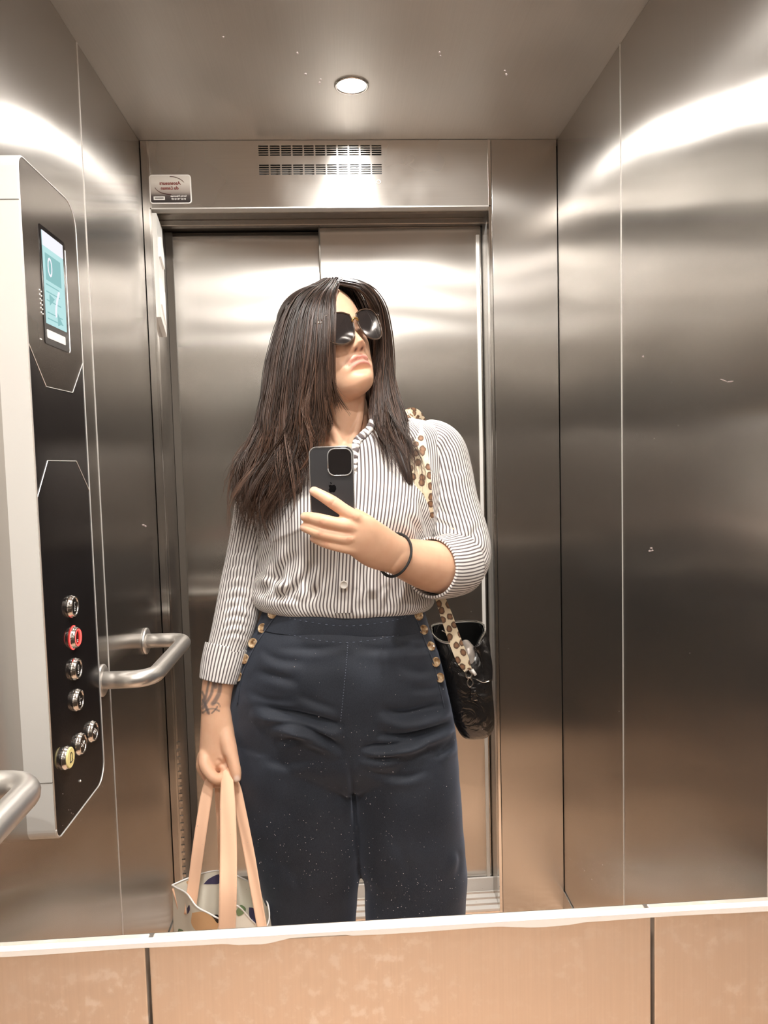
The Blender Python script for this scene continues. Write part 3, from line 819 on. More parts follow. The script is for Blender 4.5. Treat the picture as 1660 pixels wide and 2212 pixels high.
# fist: back of the hand, curled fingers, thumb
v, f = limb([(466, 1520, 1.448, .0270, .0220), (468, 1560, 1.443, .0310, .0210), (470, 1600, 1.440, .0345, .0200), (467, 1635, 1.440, .0330, .0220), (465, 1650, 1.442, .0250, .0200)], 28, up=(1, 0, 0)); body.add(v, f)
fist = [  # knuckle, middle joint, then back under towards the palm
    [(443, 1628, 1.432, .0125), (444, 1655, 1.418, .0120), (466, 1682, 1.410, .0108), (484, 1676, 1.418, .0100), (488, 1655, 1.428, .0088)],
    [(440, 1632, 1.448, .0125), (438, 1660, 1.446, .0118), (462, 1690, 1.436, .0108), (483, 1684, 1.438, .0098), (489, 1662, 1.443, .0088)],
    [(442, 1628, 1.465, .0118), (440, 1658, 1.468, .0112), (463, 1686, 1.462, .0102), (482, 1680, 1.460, .0094), (488, 1660, 1.460, .0084)],
    [(446, 1620, 1.480, .0108), (446, 1648, 1.486, .0100), (464, 1672, 1.484, .0094), (480, 1668, 1.480, .0086), (486, 1652, 1.478, .0078)]]
for fg in fist: v, f = limb(fg, 18, 6); body.add(v, f)
v, f = limb([(480, 1560, 1.444, .0170), (492, 1605, 1.430, .0165), (505, 1648, 1.415, .0118), (510, 1668, 1.409, .0108), (512, 1682, 1.406, .0085)], 20, 6); body.add(v, f)
# right side arm bent up to the phone
v, f = limb([(905, 975, 1.54, .050), (950, 1000, 1.53, .050), (975, 1090, 1.51, .050), (993, 1180, 1.48, .051), (975, 1222, 1.44, .052), (940, 1224, 1.395, .0500), (895, 1213, 1.343, .0415), (865, 1203, 1.304, .0345, .0300), (848, 1197, 1.282, .0330, .0260)], 32, up=(0, 0, 1)); body.add(v, f)
v, f = limb([(862, 1200, 1.300, .0325, .0260), (838, 1192, 1.270, .0355, .0235), (812, 1179, 1.242, .0380, .0195), (786, 1162, 1.217, .0365, .0160), (765, 1150, 1.203, .0330, .0130), (755, 1146, 1.200, .0270, .0100)], 32, up=(.45, 0, 1)); body.add(v, f)
hand = [
    [(787, 1140, 1.215, .0125), (766, 1118, 1.200, .0120), (742, 1101, 1.196, .0108), (719, 1085, 1.1950, .0108), (696, 1071, 1.1990, .0094), (678, 1061, 1.2040, .0082)],
    [(782, 1150, 1.213, .0120), (756, 1137, 1.196, .0116), (725, 1130, 1.191, .0103), (697, 1124, 1.1920, .0105), (674, 1118, 1.1990, .0091), (658, 1116, 1.2090, .0079)],
    [(780, 1166, 1.216, .0118), (752, 1163, 1.199, .0112), (722, 1158, 1.195, .0098), (693, 1151, 1.1960, .0100), (671, 1144, 1.2020, .0087), (657, 1139, 1.2120, .0075)],
    [(786, 1186, 1.222, .0106), (759, 1185, 1.206, .0100), (732, 1181, 1.201, .0088), (707, 1174, 1.2020, .0088), (689, 1168, 1.2080, .0077), (677, 1163, 1.2160, .0066)]]
for fg in hand: v, f = limb(fg, 20, 6); body.add(v, f)
v, f = limb([(828, 1168, 1.262, .0170), (808, 1142, 1.250, .0150), (782, 1120, 1.2440, .0120), (755, 1106, 1.2400, .0110), (738, 1099, 1.2380, .0095)], 20, 6); body.add(v, f)
for k in ((764, 1114), (757, 1137), (753, 1161)):              # knuckles
    v, f = limb([(k[0] + 6, k[1] + 2, 1.196, .0085), (k[0] - 2, k[1], 1.194, .0080)], 12, 3); body.add(v, f)
me = remesh(body, 0.0021, 7)
c = coords(me); nrm = normals(me); px = pixels(c)
hl = to_head(c)
skin = np.tile(np.array([[.80, .49, .325]]), (len(c), 1))
def blend(mask, col):
    m = np.clip(mask, 0, 1)[:, None]; skin[:] = skin * (1 - m) + np.array([col]) * m
inhead = (np.abs(hl[:, 0]) < .09) & (hl[:, 2] > -.13) & (hl[:, 2] < .13) & (hl[:, 1] > .03)
hx, hy, hz = hl[:, 0], hl[:, 1], hl[:, 2]
lipc = -.0600 - .0055 * (np.abs(hx) / .022) ** 2
mw = 1 / (1 + (np.abs(hx) / .0235) ** 10)
blend(inhead * (gauss(np.abs(hx) - .046, .020) * gauss(hz + .03, .022)) * .30, (.84, .42, .30))
blend(inhead * gauss(hx, .012) * gauss(hz + .036, .010) * .30, (.82, .42, .30))
blend(inhead * mw * (gauss(hz - lipc - .0055, .0042) + gauss(hz - lipc + .0062, .0050)) * .85, (.68, .25, .22))
blend(inhead * mw * gauss(hz - lipc, .0014) * .9, (.22, .07, .06))
for s in (-1, 1):
    blend(inhead * (hy > .08) * gauss(hx - s * .0072, .0036) * gauss(hz + .0425, .0028) * 1.1, (.12, .03, .02))  # nostrils: shade of the hollows painted into the skin colour
    blend(inhead * gauss(hz - .0195 - .10 * np.abs(hx - s * .030) * -1, .0030) * (np.abs(hx - s * .032) < .020) * .8, (.10, .06, .045))
    blend(inhead * gauss(hx - s * .031, .012) * gauss(hz - .0005, .0018) * .9, (.04, .02, .02))      # closed lashes behind the dark lenses
# hands: knuckles a little redder, nails paler
for q, rr in (((719, 1085), 9), ((697, 1124), 9), ((693, 1151), 8), ((705, 1174), 8), ((757, 1137), 10), ((764, 1114), 10), ((753, 1161), 9)):
    D = np.hypot(px[:, 0] - q[0], px[:, 1] - q[1]); blend((c[:, 1] < 1.27) * np.exp(-(D / rr) ** 2) * .50, (.72, .33, .22))
for q, rr in (((672, 1060), 6), ((654, 1116), 5), ((653, 1139), 5), ((673, 1163), 4)):
    D = np.hypot(px[:, 0] - q[0], px[:, 1] - q[1]); blend((c[:, 1] < 1.23) * np.exp(-(D / rr) ** 4) * .6, (.88, .60, .50))
D = np.hypot((px[:, 0] - 512), (px[:, 1] - 1683) / 1.3); blend((c[:, 1] < 1.43) * (c[:, 1] > 1.3) * np.exp(-(D / 6.5) ** 4) * .75, (.95, .76, .68))
# tattoo on the hanging forearm
arm = (c[:, 1] > 1.40) & (c[:, 1] < 1.50) & (px[:, 0] < 510) & (px[:, 0] > 425) & (px[:, 1] > 1465) & (px[:, 1] < 1560) & (nrm[:, 1] < .25)
ink_strokes = [([(452, 1470), (447, 1495), (443, 1520), (449, 1540)], 2.6), ([(462, 1472), (457, 1498), (446, 1518), (438, 1530)], 3.2), ([(476, 1472), (474, 1495), (466, 1512), (460, 1520)], 4.6),
    ([(438, 1512), (446, 1526), (452, 1542)], 2.2), ([(438, 1540), (448, 1533), (462, 1531), (474, 1536)], 1.8), ([(470, 1526), (464, 1535), (458, 1540)], 1.6), ([(437, 1495), (441, 1505), (437, 1522)], 2.4),
    ([(462, 1520), (470, 1518), (476, 1526)], 1.3), ([(466, 1472), (466, 1484)], 4)]
idx = np.where(arm)[0]
for st, w in ink_strokes:
    D, t, s = seg_dist(px[idx], spline(st, 20) if len(st) > 2 else st)
    m = np.zeros(len(c)); m[idx] = np.clip(1.25 * np.exp(-(D / w) ** 4), 0, 1) * .78; blend(m, (.15, .13, .13))
set_tint(me, skin)
# soft knuckle creases
set_coords(me, folds(c, nrm, [([(724, 1077), (717, 1092)], .0011, 1.6), ([(720, 1076), (713, 1090)], .0009, 1.6), ([(701, 1116), (698, 1132)], .0011, 1.6), ([(697, 1116), (694, 1132)], .0009, 1.6), ([(697, 1144), (693, 1159)], .0011, 1.6), ([(693, 1143), (689, 1158)], .0009, 1.6), ([(709, 1168), (705, 1180)], .0009, 1.6), ([(694, 1064), (690, 1076)], .0006, 1.6), ([(674, 1112), (672, 1124)], .0006, 1.6),
    ([(468, 1640), (484, 1648)], .0022, 4.0), ([(470, 1652), (486, 1650)], .0022, 3.5), ([(484, 1630), (489, 1650)], .0022, 3.5)]))
def skin_mat():
    m, nt, b = nodes('skin'); L = nt.links.new
    a = N(nt, 'ShaderNodeVertexColor', layer_name='tint')
    g = N(nt, 'ShaderNodeNewGeometry'); n = N(nt, 'ShaderNodeTexNoise', i_Scale=45.0, i_Detail=4.0); L(g.outputs['Position'], n.inputs['Vector'])
    mx = N(nt, 'ShaderNodeMix', data_type='RGBA', blend_type='MULTIPLY'); mx.inputs[0].default_value = .35
    L(a.outputs['Color'], mx.inputs[6]); L(ramp(nt, n.outputs['Fac'], [(.35, (.86, .74, .68)), (.65, (1, 1, 1))]), mx.inputs[7])
    L(mx.outputs[2], b.inputs['Base Color']); b.inputs['Roughness'].default_value = .48
    b.inputs['Subsurface Weight'].default_value = .12; b.inputs['Subsurface Radius'].default_value = (.010, .004, .002); b.inputs['Subsurface Scale'].default_value = .6
    n2 = N(nt, 'ShaderNodeTexNoise', i_Scale=900.0, i_Detail=2.0); L(g.outputs['Position'], n2.inputs['Vector'])
    bp = N(nt, 'ShaderNodeBump', i_Strength=.12, i_Distance=.0006); L(n2.outputs['Fac'], bp.inputs['Height']); L(bp.outputs[0], b.inputs['Normal'])
    return m
M['skin'] = skin_mat()
meshobj('body', me, M['skin'], person)

# ------------------------------------------------------------------ clothes
def stripe_mat(name='striped_cotton', pitch=.0068, dark=(.13, .105, .105), light=(.86, .83, .80)):
    m, nt, b = nodes(name); L = nt.links.new
    uv = N(nt, 'ShaderNodeUVMap', uv_map='UVMap'); sp = N(nt, 'ShaderNodeSeparateXYZ'); L(uv.outputs[0], sp.inputs[0])
    fr = math_node(nt, 'FRACT', math_node(nt, 'DIVIDE', sp.outputs[0], pitch))
    tri = math_node(nt, 'ABSOLUTE', math_node(nt, 'SUBTRACT', fr, 0.5))
    L(ramp(nt, tri, [(.17, dark), (.24, light)]), b.inputs['Base Color'])
    b.inputs['Roughness'].default_value = .8; b.inputs['Sheen Weight'].default_value = .15
    return m
M['stripe'] = stripe_mat()
def ring_uv(S, pitch_ref=None):
    """S (m, n, 3) rings -> vertices, faces, uvs in metres with a proper seam"""
    m, n = S.shape[:2]
    S2 = np.concatenate([S, S[:, :1]], 1)
    ref = S2[m // 2] if pitch_ref is None else S2[pitch_ref]
    u = np.concatenate([[0], np.cumsum(np.linalg.norm(np.diff(ref, axis=0), axis=1))])
    mid = S2.mean(1); w = np.concatenate([[0], np.cumsum(np.linalg.norm(np.diff(mid, axis=0), axis=1))])
    uv = np.stack([np.broadcast_to(u, (m, n + 1)), np.broadcast_to(w[:, None], (m, n + 1))], -1).reshape(-1, 2)
    k = n + 1
    f = [(i * k + j, (i + 1) * k + j, (i + 1) * k + j + 1, i * k + j + 1) for i in range(m - 1) for j in range(n)]
    return S2.reshape(-1, 3), f, uv
def grid_normals(S):
    du = np.roll(S, -1, 1) - np.roll(S, 1, 1); dv = np.gradient(S, axis=0)
    nn = np.cross(du, dv); nn /= np.maximum(np.linalg.norm(nn, axis=-1, keepdims=True), 1e-9)
    c = S.mean(1, keepdims=True); s = np.sign(((S - c) * nn).sum(-1).mean()); return nn * (s if s else 1)
def fold_grid(S, strokes, noise_amp=0.0, seed=0):
    nn = grid_normals(S); c = S.reshape(-1, 3); n = nn.reshape(-1, 3)
    out = folds(c, n, strokes)
    if noise_amp:
        out = out + n * np.array([noise_amp * mnoise.noise(Vector((p[0] * 16 + seed, p[1] * 16, p[2] * 11))) for p in c])[:, None]
    return out.reshape(S.shape)

# --- shirt body
shirt_rows = [(700, 905, 792, 882, 1.535, .054), (688, 915, 806, 889, 1.535, .060), (660, 934, 840, 896, 1.538, .068), (610, 955, 890, 903, 1.540, .078), (566, 975, 935, 915, 1.538, .088), (545, 1000, 962, 945, 1.536, .098), (542, 1050, 968, 1010, 1.534, .108),
    (552, 1105, 952, 1090, 1.528, .118), (558, 1160, 934, 1160, 1.524, .122), (560, 1210, 926, 1220, 1.522, .120), (550, 1255, 930, 1262, 1.520, .120), (540, 1284, 936, 1290, 1.519, .120), (556, 1308, 928, 1307, 1.518, .116), (588, 1324, 902, 1324, 1.518, .098), (594, 1350, 896, 1350, 1.518, .090)]
S = interp_rows(shirt_rows, 230, 300, 2.35)
cx = S.reshape(-1, 3); pxs = pixels(cx)
front = cx[:, 1] < 1.52
for (bx, by, amp) in ((668, 1120, .034), (850, 1105, .034)):
    D2 = ((pxs[:, 0] - bx) / 105) ** 2 + ((pxs[:, 1] - by) / 78) ** 2
    cx[:, 1] -= np.where(front, amp * np.exp(-D2 * 1.1), 0)
# gathers where the shirt is tucked in
z = cx[:, 2]; low = np.clip((1.205 - z) / .10, 0, 1) * np.clip((z - 1.088) / .02, 0, 1)
cx[:, 1] -= np.where(front, (.0048 * np.sin(pxs[:, 0] * .145 + 2.2 * np.sin(pxs[:, 0] * .021)) + .0035 * np.sin(pxs[:, 0] * .071 + 1.0)) * low, 0)
S = cx.reshape(S.shape)
shirt_strokes = [([(585, 1178), (572, 1215), (556, 1262)], .007, 9), ([(640, 1190), (612, 1230), (585, 1268), (548, 1285)], .008, 10), ([(670, 1215), (655, 1255), (612, 1290), (590, 1305)], .007, 9),
    ([(700, 1225), (690, 1270), (655, 1312)], .006, 7), ([(925, 1180), (905, 1240), (880, 1290)], .006, 9), ([(930, 1215), (918, 1265), (900, 1305)], .006, 8), ([(850, 1235), (842, 1280), (835, 1320)], .005, 6),
    ([(780, 1230), (786, 1280), (782, 1325)], .005, 6), ([(600, 1130), (585, 1150), (572, 1180)], .005, 8), ([(905, 1075), (918, 1120), (930, 1165)], .006, 8), ([(880, 1110), (905, 1150), (915, 1190)], .004, 8),
    ([(820, 985), (835, 1050), (840, 1110)], .0025, 9), ([(560, 1235), (600, 1250), (640, 1245)], .004, 7), ([(575, 1295), (610, 1288), (650, 1300)], .005, 6)]
S = fold_grid(S, shirt_strokes, .0035, 3)
# pocket flap edge: a small step along a slanted line on the left breast
cx = S.reshape(-1, 3); pxs = pixels(cx)
D, t, s = seg_dist(pxs, [(566, 1160), (590, 1170), (660, 1140)])
cx += np.array([0, -1, 0]) * (np.where((t > 0) & (t < 1) & (s < 0) & (cx[:, 1] < 1.5), .0035 * np.exp(-(D / 14) ** 2), 0))[:, None]
S = cx.reshape(S.shape)
V, Fc, UV = ring_uv(S, 120)
# open neckline
pv = pixels(V)
def inside(p, poly):
    poly = np.asarray(poly, float); r = np.zeros(len(p), bool); j = len(poly) - 1
    for i in range(len(poly)):
        xi, yi = poly[i]; xj, yj = poly[j]
        cnd = ((yi > p[:, 1]) != (yj > p[:, 1])) & (p[:, 0] < (xj - xi) * (p[:, 1] - yi) / (yj - yi + 1e-12) + xi)
        r ^= cnd; j = i
    return r
neck_poly = [(660, 840), (645, 940), (668, 985), (690, 1010), (745, 1025), (764, 990), (768, 955), (780, 940), (797, 925), (806, 905), (815, 840)]
cut = inside(pv, neck_poly) & (V[:, 1] < 1.54)
Fk = [q for q in Fc if not (cut[q[0]] or cut[q[1]] or cut[q[2]] or cut[q[3]])]
shirt = mesh_obj('shirt', V, Fk, M['stripe'], None, True, uvs=UV)
adopt(shirt, person)
def surface(V, F):
    from mathutils.bvhtree import BVHTree
    return BVHTree.FromPolygons([tuple(v) for v in V], [tuple(q) for q in F])
shirt_bvh = surface(V, Fk)
def hit(bvh, px, py):
    d = ray(px, py); d /= np.linalg.norm(d)
    h = bvh.ray_cast(Vector((0, 0, CAMZ)), Vector(d))
    return (np.array(h[0]), np.array(h[1])) if h[0] is not None else (None, None)
# collar band with a ruffled edge
def ribbon(path, width_dir, w, thick, mat, name, parent, uvpitch=True):
    A = spline(path, 6 * len(path)); V_ = []; F_ = []; U_ = []
    wd = np.asarray(width_dir, float); k = len(A); acc = 0
    for i, p in enumerate(A):
        if i: acc += np.linalg.norm(A[i] - A[i - 1])
        d = wd if wd.ndim == 1 else wd[i]
        for q, dy in ((0, 0), (1, 0), (1, thick), (0, thick)):
            V_.append(p + d * w * q + np.array([0, dy, 0])); U_.append((acc, q * w))
    for i in range(k - 1):
        for j in range(4): F_.append((i * 4 + j, i * 4 + (j + 1) % 4, i * 4 + 4 + (j + 1) % 4, i * 4 + 4 + j))
    F_.append((0, 1, 2, 3)); F_.append(tuple((k - 1) * 4 + j for j in (3, 2, 1, 0)))
    o = mesh_obj(name, V_, F_, mat, None, True, uvs=U_); adopt(o, parent); return o
edge_px = [(762, 1010), (765, 985), (768, 962), (774, 948), (786, 937), (797, 926), (806, 908), (811, 892)]
path = []
for q in edge_px:
    h, nrm_ = hit(shirt_bvh, q[0] + 7, q[1] + 3)
    path.append((h if h is not None else P(q[0], q[1], 1.47)) + np.array([-.006, -.004, .002]))
A_ = spline(path, 48)
A_ = A_ + np.stack([.0016 * np.sin(np.arange(48) * 1.9), -.0014 * np.cos(np.arange(48) * 1.9), np.zeros(48)], 1)
cv, cf = sweep(A_, np.tile([[.0035, .0075]], (48, 1)), 10, True, up=(0, -1, 0))
cu = np.repeat(np.arange(48)[:, None] * .0016, 10, 1).reshape(-1); o = mesh_obj('collar_edge', cv, cf, M['stripe'], None, True, uvs=np.stack([cu, cu * 0], 1)); adopt(o, shirt) if False else adopt(o, person)
left_px = [(664, 985), (660, 965), (652, 945), (655, 920)]
path = []
for q in left_px:
    h, nrm_ = hit(shirt_bvh, q[0] - 8, q[1] + 3); path.append((h if h is not None else P(q[0], q[1], 1.48)) + np.array([.004, -.004, .002]))
A_ = spline(path, 20); cv, cf = sweep(A_, np.tile([[.003, .007]], (20, 1)), 10, True, up=(0, -1, 0)); cu = np.repeat(np.arange(20)[:, None] * .0016, 10, 1).reshape(-1)
o = mesh_obj('collar_edge', cv, cf, M['stripe'], None, True, uvs=np.stack([cu, cu * 0], 1)); adopt(o, person)
# placket down the front
pk = []
for py in range(1000, 1336, 12):
    h, nrm_ = hit(shirt_bvh, 742 + (1336 - py) * .045, py)
    if h is not None: pk.append(h + np.array([-.016, -.0016, 0]))
A_ = spline(pk, 80); V_ = []; F_ = []; U_ = []
for i, p in enumerate(A_):
    for q in range(9):
        hh = shirt_bvh.ray_cast(Vector((p[0] + .032 * q / 8, p[1] - .1, p[2])), Vector((0, 1, 0)))
        y = (hh[0][1] if hh[0] is not None else p[1]) - (.0022 if 0 < q < 8 else .0002)
        V_.append((p[0] + .032 * q / 8, y, p[2])); U_.append((.032 * q / 8, i * .004))
for i in range(79):
    for q in range(8): F_.append((i * 9 + q, i * 9 + q + 1, (i + 1) * 9 + q + 1, (i + 1) * 9 + q))
o = mesh_obj('placket', V_, F_, M['stripe'], None, True, uvs=U_); adopt(o, person); placket_bvh = surface(V_, F_)
M['shirt_button'] = simple('shirt_button', (.82, .78, .72), .35)
M['thread'] = simple('thread', (.55, .50, .45), .8)
def button(bvh, px, py, r, mat, name, holes=True, lift=.001, parent=None, facing=None):
    h, nn = hit(bvh, px, py)
    if h is None: return None
    if nn[1] > 0: nn = -nn
    if facing is not None: nn = nn * .5 + np.array(facing) * .5
    nn /= np.linalg.norm(nn); t = np.cross(nn, (0, 0, 1)); t /= np.linalg.norm(t); w = np.cross(t, nn)
    rings = ((0, 0), (1.0, 0), (1.03, .18), (.98, .30), (.80, .30), (.72, .20), (.0, .18)); n = 24; V_ = []; F_ = []
    for q, k in rings: V_ += [h + nn * (lift + k * r) + (t * math.cos(a) + w * math.sin(a)) * r * max(q, .001) for a in np.arange(n) * 2 * math.pi / n]
    for i in range(len(rings) - 1):
        for j in range(n): F_.append((i * n + j, i * n + (j + 1) % n, (i + 1) * n + (j + 1) % n, (i + 1) * n + j))
    o = mesh_obj(name, V_, F_, mat, None, True); adopt(o, person)
    if holes:
        mb = MB()
        for a, b in ((-1, -1), (1, -1), (-1, 1), (1, 1)):
            c0 = h + nn * (lift + .185 * r) + t * a * r * .22 + w * b * r * .22
            vv, ff = sweep([c0, c0 + nn * r * .04], r * .12, 8); mb.add(vv, ff)
        b_ = mb.obj('thread_hole', M['thread'], None); b_.parent = o; b_.matrix_parent_inverse = Matrix.Translation(-Vector(person.location))
    return o
button(placket_bvh, 743, 1263, .0078, M['shirt_button'], 'shirt_button')
button(shirt_bvh, 806, 912, .0055, M['shirt_button'], 'shirt_button')
for py in (1060,): pass

# --- sleeves and turned-up cuffs
def sleeve(pts, strokes, name, k=14, n=110, up=None, wob=.002, seed=0):
    W = np.array([[*P(p[0], p[1], p[2]), p[3], p[4] if len(p) > 4 else p[3]] for p in pts]); A = spline(W, k * (len(pts) - 1) + 1)
    v, f = sweep(A[:, :3], A[:, 3:], n, False, up); S = np.array(v).reshape(len(A), n, 3)
    S = fold_grid(S, strokes, wob, seed)
    V_, F_, U_ = ring_uv(S); o = mesh_obj(name, V_, F_, M['stripe'], None, True, uvs=U_); adopt(o, person); return V_, F_
lw = [([(472 + .09 * (1390 - y) , y + 6), (505 + .09 * (1390 - y), y - 3), (538 + .09 * (1390 - y), y + 6)], a, w) for y, a, w in ((1195, .0022, 4), (1222, .003, 5), (1248, .0024, 4), (1270, .0034, 5), (1292, .0026, 4), (1313, .0034, 5), (1334, .0028, 4), (1353, .0034, 4), (1372, .0026, 4))]
lw += [([(560, 1180), (540, 1215), (520, 1235)], .004, 6), ([(505, 1290), (530, 1305), (550, 1330)], .004, 6)]
sleeve([(600, 985, 1.545, .052), (568, 1015, 1.540, .050), (558, 1090, 1.535, .0475), (543, 1160, 1.53, .0435), (533, 1205, 1.522, .0425), (524, 1255, 1.510, .0435), (516, 1303, 1.498, .0440), (506, 1350, 1.484, .0430), (490, 1404, 1.470, .0390)], lw, 'sleeve', seed=1)
def cuff(pts, name, th=.004, up=None, n=90):
    W = np.array([[*P(p[0], p[1], p[2]), p[3], p[4] if len(p) > 4 else p[3]] for p in pts]); A = spline(W, 24)
    inner0 = A[:3][::-1].copy(); inner0[:, 3:] -= th; inner1 = A[-8:][::-1].copy(); inner1[:, 3:] -= th
    fl = A[:1].copy(); fl[:, 3:] -= th * .3; fl2 = A[-1:].copy(); fl2[:, 3:] -= th * .3
    c = np.concatenate([inner0, A, inner1]); 
    # frames from the plain path so that the turned edges do not flip
    pts_, t, Nn, B = frames(A[:, :3], up)
    idx = list(range(2, -1, -1)) + list(range(24)) + list(range(23, 15, -1))
    a = np.arange(n) * 2 * math.pi / n
    S = np.array([c[i, :3] + Nn[q] * (np.cos(a)[:, None] * c[i, 3]) + B[q] * (np.sin(a)[:, None] * c[i, 4]) for i, q in enumerate(idx)])
    wob = np.array([[.0015 * mnoise.noise(Vector((p[0] * 30, p[1] * 30, p[2] * 30 + 7))) for p in r_] for r_ in S]); cen = S.mean(1, keepdims=True); dd = S - cen; S = S + dd / np.linalg.norm(dd, axis=-1, keepdims=True) * wob[..., None]
    V_, F_, U_ = ring_uv(S, 14); o = mesh_obj(name, V_, F_, M['stripe'], None, True, uvs=U_); adopt(o, person); return o
cuff([(489, 1396, 1.472, .0425, .041), (483, 1420, 1.466, .0420, .041), (476, 1448, 1.459, .0395, .040), (471, 1470, 1.455, .0375, .039)], 'cuff', up=(1, 0, 0))
rw = [([(935, 1120), (975, 1140), (1015, 1150)], .006, 8), ([(930, 1090), (965, 1112), (1000, 1118)], .004, 7), ([(1040, 1130), (1010, 1165), (975, 1172)], .005, 8), ([(1050, 1200), (1020, 1190), (985, 1178)], .005, 7),
    ([(1045, 1235), (1015, 1215), (985, 1190)], .005, 7), ([(1010, 1270), (1000, 1240), (985, 1205)], .004, 6), ([(940, 1010), (975, 1020), (1010, 1012)], .003, 7), ([(935, 1050), (960, 1062), (1000, 1060)], .003, 7), ([(985, 940), (960, 970), (950, 1005)], .003, 8)]
sleeve([(905, 955, 1.545, .048), (942, 972, 1.535, .058), (958, 1020, 1.530, .060), (973, 1090, 1.515, .0595), (990, 1150, 1.497, .0600), (996, 1192, 1.480, .0610), (984, 1217, 1.455, .0605), (960, 1225, 1.428, .0590)], rw, 'sleeve', n=120, seed=5)
cuff([(988, 1216, 1.456, .0630), (965, 1223, 1.425, .0620), (945, 1226, 1.400, .0600), (932, 1226, 1.384, .0580)], 'cuff', th=.005, up=(0, 0, 1))

# --- jeans
tr = MB()
hip = [(578, 1308, 910, 1312, 1.518, .104), (562, 1340, 922, 1342, 1.518, .112), (540, 1370, 935, 1372, 1.518, .120), (514, 1425, 952, 1425, 1.52, .130), (500, 1500, 969, 1500, 1.522, .138), (500, 1570, 982, 1570, 1.522, .136), (505, 1625, 987, 1620, 1.522, .128), (520, 1668, 978, 1665, 1.522, .100), (560, 1690, 950, 1690, 1.522, .060)]
v, f = loft(interp_rows(hip, 110, 160, 2.35)); tr.add(v, f)
legs = [[(507, 1590, 742, 1590, 1.522, .118), (506, 1640, 758, 1640, 1.520, .122), (512, 1700, 778, 1700, 1.518, .118), (525, 1765, 784, 1765, 1.516, .112), (546, 1850, 782, 1850, 1.514, .106), (568, 1920, 773, 1920, 1.512, .102), (588, 1990, 769, 1990, 1.512, .100), (600, 2100, 768, 2100, 1.515, .100), (606, 2300, 772, 2300, 1.53, .105), (604, 2405, 776, 2405, 1.535, .110)],
        [(748, 1590, 984, 1590, 1.522, .118), (750, 1640, 988, 1640, 1.520, .122), (752, 1700, 993, 1700, 1.518, .118), (756, 1765, 997, 1765, 1.516, .112), (768, 1850, 1006, 1850, 1.514, .106), (786, 1900, 1007, 1900, 1.512, .102), (790, 1990, 1002, 1990, 1.512, .100), (792, 2100, 995, 2100, 1.515, .100), (795, 2300, 985, 2300, 1.53, .105), (795, 2405, 985, 2405, 1.535, .110)]]
for lg in legs: v, f = loft(interp_rows(lg, 120, 120, 2.3)); tr.add(v, f)
me = remesh(tr, .0034, 8)
for rep in range(1):
    c = coords(me); nrm = normals(me)
    # belly and seat
    pxx = pixels(c); c[:, 1] -= np.where(c[:, 1] < 1.5, .014 * np.exp(-(((pxx[:, 0] - 745) / 130) ** 2 + ((pxx[:, 1] - 1470) / 90) ** 2)), 0)
    set_coords(me, c); nrm = normals(me)
jean_folds = [([(545, 1520), (620, 1542), (700, 1560), (745, 1572)], .019, 10), ([(575, 1562), (640, 1566), (700, 1590), (742, 1628)], .017, 8), ([(590, 1608), (650, 1592), (705, 1602)], .004, 7), ([(810, 1588), (880, 1590), (940, 1575), (985, 1556)], .018, 8),
    ([(815, 1530), (870, 1545), (930, 1532), (970, 1518)], .015, 11), ([(778, 1618), (820, 1612), (880, 1604), (915, 1594)], .014, 7), ([(775, 1632), (820, 1640), (870, 1632)], .006, 7), ([(782, 1660), (830, 1675), (880, 1678), (930, 1662)], .004, 7),
    ([(755, 1640), (762, 1700), (768, 1790)], .006, 6), ([(560, 1400), (600, 1425), (660, 1430)], .0045, 9), ([(545, 1450), (600, 1462), (650, 1478)], .004, 9), ([(870, 1405), (920, 1398), (945, 1385)], .004, 8), ([(860, 1440), (910, 1452), (955, 1440)], .004, 9), ([(530, 1490), (580, 1512), (640, 1518)], .004, 8),
    ([(880, 1490), (930, 1488), (965, 1475)], .004, 8), ([(640, 1500), (690, 1520), (735, 1535)], .004, 8), ([(560, 1640), (620, 1650), (690, 1640)], .003, 9), ([(600, 1400), (680, 1402), (740, 1396)], .003, 8), ([(760, 1396), (840, 1404), (900, 1388)], .003, 8),
    ([(990, 1835), (996, 1860), (985, 1900)], .004, 8), ([(600, 1850), (640, 1900), (660, 1960)], .003, 12), ([(850, 1800), (880, 1880), (870, 1960)], .003, 12), ([(940, 1640), (960, 1620), (985, 1600)], .004, 7)]
c = folds(c, nrm, jean_folds)
c += nrm * np.array([.0025 * mnoise.noise(Vector((p[0] * 14, p[1] * 14, p[2] * 20))) for p in c])[:, None]
set_coords(me, c)
